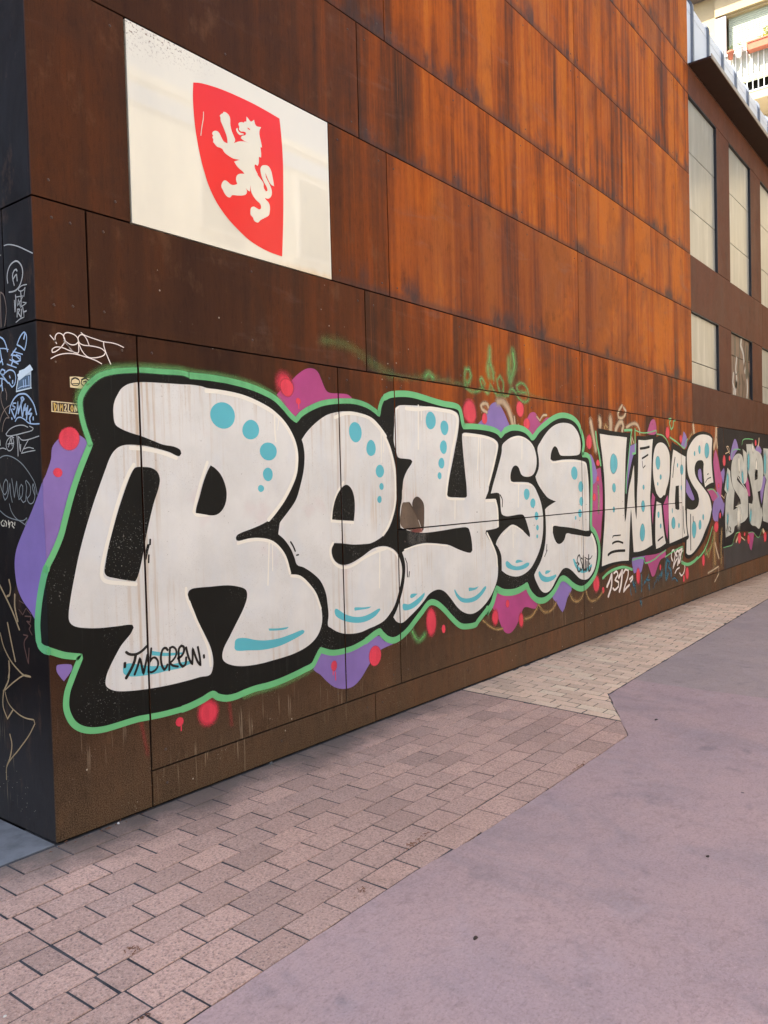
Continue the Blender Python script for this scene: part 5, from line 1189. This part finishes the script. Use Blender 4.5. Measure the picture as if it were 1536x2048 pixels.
lanz|stroke|l|L|pale_ink|2|5.9|0||208 1889 204 1839 205 1795
lanz|stroke|l|L|pale_ink|2|5.7|0||195 1885 188 1838 182 1813 177 1846
lanz|stroke|l|L|pale_ink|2|3.0|0||190 1882 165 1867 112 1865 14 1876
lanz|stroke|l|L|pale_ink|2|4.4|0||107 1864 141 1836 175 1805 116 1810 52 1813
lanz|stroke|l|L|pale_ink|2|3.0|0||149 1825 105 1829 64 1822
emeed|stroke|l|L|grey_ink|2|3.4|0||378 1792 344 1800 299 1800 240 1786 178 1759 128 1724 94 1694 66 1663 49 1612
emeed|stroke|l|L|grey_ink|2|5.1|0||388 1671 363 1628 342 1614 318 1636 312 1675 328 1689 352 1665 359 1614 344 1589 320 1605 290 1671 289 1621 276 1579
emeed|stroke|l|L|grey_ink|2|4.8|0||272 1690 262 1646 255 1599 227 1678 225 1634 213 1590 185 1606 174 1647 186 1662 206 1639 201 1601 176 1576 152 1584 147 1616 139 1646 148 1673 140 1679 108 1651 110 1616 138 1594 147 1608 129 1578 104 1570 77 1586 68 1631 81 1662 88 1645 70 1607
emeed|stroke|l|L|grey_ink|2|3.7|0||304 1571 287 1535 246 1502 194 1483 158 1469
emeed|stroke|l|L|grey_ink|2|3.1|0||399 1541 344 1515 274 1499 193 1491 167 1496 150 1505 146 1491 166 1475
gapi|stroke|l|L|cream_ink|2|5.2|0||369 1493 392 1481 382 1467 360 1465 361 1479
gapi|stroke|l|L|cream_ink|2|7.2|0||352 1490 336 1479 343 1465
gapi|stroke|l|L|cream_ink|2|7.2|0||318 1490 320 1471 302 1485 315 1459
gapi|stroke|l|L|cream_ink|2|6.4|0||291 1485 275 1479 287 1468 269 1457
gapi|stroke|l|L|cream_ink|2|7.3|0||259 1482 262 1471
goldswirl|stroke|l|L|gold_ink|2|10.7|0||336 1206 325 1168 337 1135 361 1126
goldswirl|stroke|l|L|gold_ink|2|10.7|0||428 1177 376 1123 316 1056 258 974
goldswirl|stroke|l|L|gold_ink|2|11.8|0||287 1138 291 1077 269 1013
goldswirl|stroke|l|L|gold_ink|2|7.9|0||443 941 414 877 353 816 283 777 230 758 172 758
goldswirl|stroke|l|L|gold_ink|2|10.3|0||367 996 337 903 307 817
goldswirl|stroke|l|L|gold_ink|2|10.1|0||368 810 366 772 379 728
goldswirl|stroke|l|L|gold_ink|2|6.6|0||177 760 230 758 324 716 422 660 389 602 308 566 237 554 157 557 149 540 207 475 304 392 428 287 439 217
goldswirl|stroke|l|L|gold_ink|2|8.6|0||432 659 443 580 405 523 349 574
goldswirl|stroke|l|L|gold_ink|2|9.6|0||387 449 372 404 391 342 428 287
goldswirl|stroke|l|L|gold_ink|2|9.4|0||368 810 374 728 422 665
redscr|stroke|l|L|rust_ink|2|4.4|0||248 1112 208 1101
redscr|stroke|l|L|rust_ink|2|4.4|0||255 1070 221 1047 188 1080 146 1055
redscr|stroke|l|L|rust_ink|2|6.2|0||199 1042 146 1044 157 1017 188 1020 150 1000 168 984 144 959
redscr|stroke|l|L|rust_ink|2|6.9|0||220 952 180 951 218 915 204 861 186 817 175 892
wintag|stroke|l|W|black_ink|2|73.2|0||12082 3967 12098 3802 12080 3617
wintag|stroke|l|W|black_ink|2|56.2|0||12360 3997 12395 3758 12320 3507 12328 3346 12383 3189
wintag|stroke|l|W|pale_ink|2|76.0|0||12517 3985 12446 3829 12600 3717 12658 3576 12715 3416
wintag|stroke|l|W|brown_ink|2|67.4|0||12741 3949 12668 3791 12726 3633 12652 3460
wintag|stroke|l|W|black_ink|2|90.2|0||12868 3848 12841 3645 12883 3483 12978 3366
wintag|stroke|l|W|pale_ink|2|56.8|0||12185 3589 12115 3405 12169 3250 12099 3084 12063 2970
wintag|stroke|l|W|brown_ink|2|30.0|0||12003 3584 11994 3393
wintag|stroke|l|W|black_ink|2|82.7|0||13075 3966 13037 3869 12993 3662
wintag|stroke|l|W|black_ink|2|96.3|0||13192 3896 13185 3768
wintag|stroke|l|W|black_ink|2|89.5|0||13197 3668 13188 3471
wintag|stroke|l|W|black_ink|2|103.4|0||13182 3369 13155 3171 13198 2987
wintag|stroke|l|W|black_ink|2|81.4|0||13013 3395 13039 3246 12993 2989
wintag|stroke|l|W|pale_ink|2|59.9|0||12841 3312 12866 3147 12825 2985
wintag|stroke|l|W|brown_ink|2|81.7|0||12516 3323 12573 3164 12532 2988
wintag|stroke|l|W|black_ink|2|55.2|0||12358 3308 12318 3143 12310 2988
wintag|stroke|l|W|pale_ink|2|63.4|0||11975 3312 11923 3165 12008 3077 11973 2979
wintag|stroke|l|W|brown_ink|2|52.2|0||12641 3244 12701 3133 12694 2992
wintag|stroke|l|W|black_ink|2|120.0|0||12119 3174 12132 3135
wintag|stroke|l|W|black_ink|2|142.8|0||12797 3408 12811 3367
wintag|stroke|l|W|black_ink|2|24.8|0||12022 3364 12110 3309 12268 3380
st1|paper|p|W|sticker_cream|2|0|0||152 2156 185 2160 254 2158 257 2149 250 2133 240 2116 220 2106 183 2106 152 2107
st1|print|l|W|black_ink|3|3.6|0||185 2154 162 2143 157 2127 166 2118 192 2120 201 2133 196 2149 185 2154
st1|print|l|W|black_ink|3|3.6|0||235 2156 213 2145 209 2129 220 2120
st1|print|l|W|black_ink|3|7.8|0||162 2145 179 2153 196 2147
st1|print|l|W|black_ink|3|7.9|0||213 2148 231 2156 248 2148
st1|print|l|W|black_ink|3|2.6|0||164 2124 195 2128
st1|print|l|W|black_ink|3|5.1|0||221 2138 236 2144 232 2126
st1|print|l|W|green_soft|4|12.7|0.5||237 2126 250 2133
st2|paper|p|W|sticker_dark|1|0|0||57 2035 107 2034 180 2032 191 2032 189 1986 133 1987 56 1990
st2|border|l|W|sticker_cream|2|2.6|0||57 2035 121 2034 191 2032
st2|border|l|W|sticker_cream|2|2.6|0||56 1990 119 1988 189 1986
st2|border|l|W|sticker_cream|2|3.2|0||58 2034 57 1990
st2|lettering|l|W|sticker_gold|2|6.0|0||69 2028 71 1991
st2|lettering|l|W|sticker_gold|2|5.0|0||70 2027 80 2017 74 1996
st2|lettering|l|W|sticker_cream|2|4.9|0||88 2022 88 1995
st2|lettering|l|W|sticker_cream|2|4.4|0||88 2034 88 2030
st2|lettering|l|W|sticker_gold|2|3.8|0||97 1995 100 2027 103 2008 110 2026 110 1994
st2|lettering|l|W|sticker_cream|2|3.8|0||119 2022 127 2026 127 2014 119 1996 130 1995
st2|lettering|l|W|sticker_cream|2|3.9|0||140 2026 137 1995 147 1995
st2|lettering|l|W|sticker_gold|2|5.1|0||158 2024 152 2008 158 1995 163 2009 158 2024
st2|lettering|l|W|sticker_cream|2|3.6|0||171 1995 173 2024 181 1997 184 2022
st3|paper|p|L|sticker_white|1|0|0||166 2187 61 2195 66 2100 59 2096 203 2091 196 2118
st3|print|p|L|sticker_blue|2|0|0||166 2152 68 2159 72 2101 195 2098 183 2126
st3|print|l|L|blue_ink|3|7.5|0||131 2139 129 2109
st3|print|l|L|blue_ink|3|7.5|0||112 2139 110 2109
st3|print|l|L|blue_ink|3|7.5|0||81 2150 81 2109
st3|print|l|L|blue_ink|3|4.1|0||182 2104 153 2111 76 2111
st3|tape|p|L|sticker_white|4|0|0||182 2170 65 2205 40 2178 165 2141"""
roots = {'sign': SGN}; keyed = {}; rp = random.Random(3); count = {}
parsed = [ln.split('|') for ln in DATA.strip().split('\n')]
ext = {}
for d in parsed:
    nums = [int(q) / 1000 for q in d[9].split()]
    if d[2] == 'e': pts = [(nums[0], nums[1])]
    else: pts = list(zip(nums[0::2], nums[1::2]))
    e = ext.setdefault(d[0], [1e9, 1e9, d[3]])
    for p in pts: e[0] = min(e[0], p[0]); e[1] = min(e[1], p[1])
PIECES_GROUP = {'graffiti_lettering': 'graffiti lettering along the wall', 'graffiti_tag': 'handwritten tags', 'sticker': 'stickers near the corner'}
for t_, part, kind, plane, mat, layer, w, soft, parent, body in parsed:
    if t_ not in roots:
        nm, lab, cat = THINGS[t_]; e = ext[t_]
        side = t_ in ('arcC', 'at', 'scrawl', 'loopC', 'shot', 'rgraff', 'spark', 'swirlC', 'lanz', 'emeed', 'gapi', 'goldswirl', 'redscr', 'st3')
        roots[t_] = empty(nm, (0, e[0], e[1]) if side else (e[0], 0, e[1]), lab, cat, PIECES_GROUP.get(nm))
    root = roots[t_]; nums = [int(q) / 1000 for q in body.split()]
    soft = float(soft); w = float(w) / 1000; layer = int(layer)
    if kind == 'p': v2, f, fade = shape_poly(list(zip(nums[0::2], nums[1::2])))
    elif kind == 'e': v2, f, fade = shape_ellipse(nums[0], nums[1], nums[2] * (1 + .35 * soft), nums[3] * (1 + .35 * soft), soft, rp)
    else: v2, f, fade = shape_line(list(zip(nums[0::2], nums[1::2])), max(w, .0045) * (1 + 1.6 * soft if soft > .5 else 1), soft)
    count[t_] = count.get(t_, 0) + 1
    lift = (count[t_] % 12) * .00004
    par = root
    if parent and not parent.startswith('#'): par = keyed[(t_, parent)]
    if part == 'shield': key = (t_, 'shield')
    elif parent.startswith('#'): key = (t_, parent[1:])
    else: key = None
    yo = -.001 if t_ == 'sign' else (.0375 if t_ == 'wintag' else 0.)
    me = paint_mesh(part, v2, f, fade, plane, layer, world_loc(par), lift, yo, cut=(t_ not in ('sign', 'wintag')))
    o = link(part, me, pmat(mat, soft), par)
    if key: keyed[key] = o

# ------------------------------------------------------------------ flat facade building behind, in full sun
BK = empty('apartment_building', (19.2, 1.0, 0), 'sunlit cream apartment building with a balcony, behind the low wing', 'building')
M_CREAM = flat('cream_render', (.44, .345, .205), .85, .2, .06, 3.); M_WHT = flat('white_render', (.46, .39, .37), .85, .2, .04, 3.)
M_BLIND = flat('pale_blind', (.44, .47, .36), .7, .3, .04, 3.); M_DARK = flat('painted_dark_room', (.02, .022, .02), .8, .2)
M_RAIL = flat('white_rail', (.72, .70, .66), .5); M_CLOTH = flat('balcony_cloth', (.38, .37, .30), .9, .2, .05, 20.)
M_BEAM = flat('dull_brown', (.16, .13, .11), .8, .2)  # plain brown of the upper slab and the planter soil
m = MB(); m.box(20.0, 30, -6, 2.02, 0, 10.75); m.box(20.0, 30, 2.32, 9, 0, 18); m.box(20.0, 30, -6, 2.32, 13.32, 18); m.box(20.6, 30, -6, 2.32, 10.75, 13.32); m.build('wall', M_CREAM, BK)
m = MB(); m.box(19.93, 19.999, 2.1, 2.36, 10.9, 13.34); m.build('window_surround', M_WHT, BK)
m = MB(); m.box(19.9, 19.999, -6, 2.36, 13.37, 13.8); m.build('lintel', M_CREAM, BK)
m = MB(); m.box(19.6, 19.999, -6, 9, 13.95, 14.2); m.build('upper_slab', M_BEAM, BK)
bl = MB(); bl.box(20.12, 20.14, -5.9, 2.08, 11.6, 13.36); blind = bl.build('blind', M_BLIND, BK)
for i in range(34):
    z0 = 11.62 + i * .051
    s = MB(); s.prism([(20.118, z0), (20.108, z0 + .008), (20.108, z0 + .036), (20.118, z0 + .044)], lambda p: (p[0], 2.07, p[1]), lambda p: (p[0], -5.9, p[1])); s.build('slat', M_BLIND, blind)
m = MB(); m.box(20.3, 20.31, -5.9, 2.3, 10.8, 12.2); m.build('painted_dark_opening', M_DARK, BK)  # near-black sheet painted for the unlit interior behind the railing
m = MB(); m.box(18.95, 19.999, -6, 2.7, 10.62, 10.80); m.build('balcony_slab', M_CREAM, BK)
m = MB(); m.box(18.985, 19.025, -6, 2.7, 11.86, 11.90); m.box(18.985, 19.025, -6, 2.7, 10.84, 10.875); rail = m.build('railing', M_RAIL, BK)
y = 2.66
proto = MB().box(-.008, .008, -.008, .008, 0, .99)
pm = mesh_from('bar', proto.v, proto.f); base = world_loc(rail)
while y > -3:
    link('bar', pm, M_RAIL, rail, Vector((19.005, y, 10.872)) - base); y -= .126
m = MB(); m.box(19.03, 19.036, -5.9, 2.6, 11.275, 11.86); m.build('balcony_cloth', M_CLOTH, BK)
M_TERRA = flat('terracotta', (.45, .15, .085), .8, .3, .08, 12.); M_LEAF = flat('leaf_green', (.16, .20, .045), .6, .3, .3, 30.); M_WPOT = flat('white_pot', (.74, .76, .76), .5)
def leaves(mb, c, n, r, h, sz, rr):
    for _ in range(n):
        p = Vector((c[0] + rr.uniform(-r, r), c[1] + rr.uniform(-r, r), c[2] + rr.uniform(0, h)))
        d = Vector((rr.uniform(-1, 1), rr.uniform(-1, 1), rr.uniform(-.2, 1))).normalized(); s = d.cross(Vector((rr.random(), rr.random(), rr.random()))).normalized()
        b = len(mb.v); q = sz * rr.uniform(.6, 1.2)
        mb.v += [tuple(p - d * q), tuple(p + s * q * .45), tuple(p + d * q), tuple(p - s * q * .45)]; mb.f.append((b, b + 1, b + 2, b + 3))
def pot(y, zc, r, h, mat, label, plant):
    root = empty('plant_pot', (18.88, y, zc), label, 'plant pot', 'plant pots on the balcony rail')
    m = MB(); m.lathe([(r * .68, 0), (r * .9, h * .75), (r * 1.08, h * .76), (r * 1.08, h), (r * .92, h), (r * .86, h * .85)], (18.88, y, zc), 14); m.build('pot', mat, root, True)
    st = MB()
    for k in range(5): st.tube([(18.88, y, zc + h * .85), (18.88 + rnd.uniform(-.04, .04), y + rnd.uniform(-.05, .05), zc + h + rnd.uniform(.08, plant))], [.006, .002], 5)
    st.build('stem', M_LEAF, root)
    lf = MB(); leaves(lf, (18.88, y, zc + h), 40, r * .8, plant * .8, .018, rnd); tag(lf.build('foliage', M_LEAF, root), kind='stuff')
    hk = MB(); hk.tube([(18.88, y, zc + h * .7), (18.95, y, zc + h * .8), (19.0, y, 11.905)], .006, 5); hk.build('hook', M_RAIL, root)
pot(1.735, 11.70, .075, .19, M_TERRA, 'small round terracotta pot with dry stems on the balcony rail', .16)
pot(1.545, 11.70, .085, .22, M_WPOT, 'white round pot on the balcony rail between the terracotta pots', .10)
root = empty('planter_box', (18.88, .9, 11.72), 'long terracotta planter box with yellow-green plants on the balcony rail', 'planter')
pl = MB(); pl.prism([(-.10, 0), (.10, 0), (.125, .19), (.105, .19), (.09, .05), (-.09, .05), (-.105, .19), (-.125, .19)], lambda p: (18.88 + p[0], 1.345, 11.735 + p[1]), lambda p: (18.88 + p[0], .45, 11.735 + p[1])); bx = pl.build('box', M_TERRA, root)
e = MB(); e.box(18.76, 19.0, 1.33, 1.352, 11.735, 11.925); e.box(18.76, 19.0, .44, .46, 11.735, 11.925); e.build('end', M_TERRA, bx)
e = MB(); e.box(18.742, 18.757, .46, 1.33, 11.89, 11.925); e.build('rim', M_TERRA, bx)
e = MB(); e.box(18.79, 18.98, .46, 1.33, 11.86, 11.875); e.build('soil', M_BEAM, root)
M_LEAFY = flat('leaf_yellow', (.42, .40, .07), .6, .3, .25, 30.)
lf = MB(); leaves(lf, (18.88, .86, 11.9), 260, .14, .26, .03, rnd); leaves(lf, (18.88, 1.02, 11.89), 80, .1, .12, .02, rnd); leaves(lf, (18.88, 1.2, 11.88), 30, .06, .05, .015, rnd); tag(lf.build('foliage', M_LEAFY, root), kind='stuff')

# ------------------------------------------------------------------ unseen buildings, placed and coloured to shade the corner and light the wall
def facade(name, label, loc, mat, boxes, wins_, wmat, gmat):
    root = empty(name, loc, label, 'building')
    m = MB()
    for b in boxes: m.box(*b)
    m.build('wall', mat, root)
    for (b, g_) in wins_:
        m = MB().box(*b); f_ = m.build('window', wmat, root)
        m = MB().box(*g_); m.build('pane', gmat, f_)
    return root
M_OPP = flat('sand_render', (.71, .645, .51), .85, .2, .08, 2.); M_GLASS = flat('window_glass', (.05, .06, .07), .08, .5, .1, 1.); M_WFR = flat('window_frame', (.60, .56, .50), .6)
M_LEFTB = flat('slate_render', (.085, .10, .125), .85, .2, .15, 5.)
wl_ = []
for i in range(11):
    for j in range(3):
        x = -12 + i * 3.1; z = 1.0 + j * 3.2
        wl_.append(((x, x + 1.2, -10.52, -10.39, z, z + 2.0), (x + .08, x + 1.12, -10.46, -10.38, z + .08, z + 1.92)))
opp = facade('unseen_opposite_building', 'unseen sand coloured building across the street, shaped to bounce light onto the steel wall', (0, -10.5, 0), M_OPP, [(-14, 24, -18, -10.5, -.4, 9.6)], wl_, M_WFR, M_GLASS)
for j in range(3):
    m = MB().box(-14, 24, -10.499, -10.25, 3.55 + 3.2 * j, 3.72 + 3.2 * j); m.build('string_course', M_WFR, opp)
wl_ = []
for i in range(4):
    for j in range(4):
        y = 2.2 + i * 3.; z = 1. + j * 3.4
        wl_.append(((-7.02, -6.89, y, y + 1.1, z, z + 2.), (-6.96, -6.88, y + .08, y + 1.02, z + .08, z + 1.92)))
facade('unseen_side_building', 'unseen dark slate-grey building across the side street, shaped to shade the steel corner', (-7, 1.6, 0), M_LEFTB, [(-18, -7, 1.6, 16, -.4, 15.5)], wl_, M_WFR, M_GLASS)

# ------------------------------------------------------------------ litter on the paving
M_TWIG = flat('dry_twig', (.20, .095, .055), .9, .2, .3, 40.); M_CHIP = flat('white_scrap', (.7, .68, .62), .8); M_DCHIP = flat('dark_leaf', (.04, .025, .02), .8)
def litter(x, y, n, sx, sy, label):
    root = empty('twig_litter', (x, y, gz(x)), label, 'litter', 'dry litter on the pavement'); m = MB()
    for _ in range(n):
        px_, py_ = x + rnd.gauss(0, sx * 1.3), y + rnd.gauss(0, sy * .8); a = rnd.uniform(0, 3.14); L = rnd.uniform(.003, .011); z = gz(px_) + .0035
        pts = [(px_ - math.cos(a) * L, py_ - math.sin(a) * L, z), (px_ + rnd.uniform(-.004, .004), py_ + rnd.uniform(-.004, .004), z + .003), (px_ + math.cos(a) * L, py_ + math.sin(a) * L, z)]
        m.tube(pts, [.0008, .002, .0008], 4)
    tag(m.build('twigs', M_TWIG, root), kind='stuff')
litter(-0.300, -1.018, 14, 0.02, 0.018, 'dry brown twigs across a joint in the nearest pavers')
litter(0.955, -1.337, 24, 0.05, 0.012, 'long smear of dry brown twigs near the mauve road edge')
litter(0.479, -1.412, 8, 0.02, 0.012, 'small curl of dry twigs on a paver close to the road edge')
litter(-0.505, -1.367, 7, 0.015, 0.01, 'few dry twigs at the lower picture edge beside the crack')
litter(2.321, -1.521, 11, 0.03, 0.01, 'dry twigs on the road edge below the pale brick paving')
litter(0.186, -0.030, 22, 0.09, 0.02, 'dark twig litter at the foot of the steel corner')
def scrap(name, x, y, r, mat, label, cat, h=.008):
    m = MB(); n = 7; ring = [(x + r * rnd.uniform(.4, 1.2) * math.cos(6.283 * k / n), y + r * .55 * rnd.uniform(.4, 1.2) * math.sin(6.283 * k / n)) for k in range(n)]
    m.prism(ring, lambda p: (p[0], p[1], gz(x) + .001), lambda p: (x + (p[0] - x) * .7, y + (p[1] - y) * .7, gz(x) + .002 + h))
    tag(m.build(name, mat), label, cat)
scrap('paper_scrap', -0.757, -1.011, 0.008, M_CHIP, 'tiny white scrap at the lower corner of the pavement', 'litter', 0.003)
scrap('paper_scrap', 0.307, -0.025, 0.012, M_CHIP, 'small white scrap against the foot of the steel wall', 'litter', 0.006)
scrap('pebble', 1.342, -0.022, 0.016, M_STONE, 'small pale pebble against the wall foot', 'pebble', 0.014)
scrap('dead_leaf', 3.475, -1.561, 0.02, M_DCHIP, 'single dark leaf on the mauve road by the brick corner', 'leaf', 0.004)
scrap('dead_leaf', 1.569, -2.436, 0.014, M_DCHIP, 'dark leaf scrap alone in the middle of the mauve road', 'leaf', 0.004)
scrap('dead_leaf', 0.454, -1.957, 0.014, M_DCHIP, 'dark leaf scrap on the near part of the mauve road', 'leaf', 0.004)
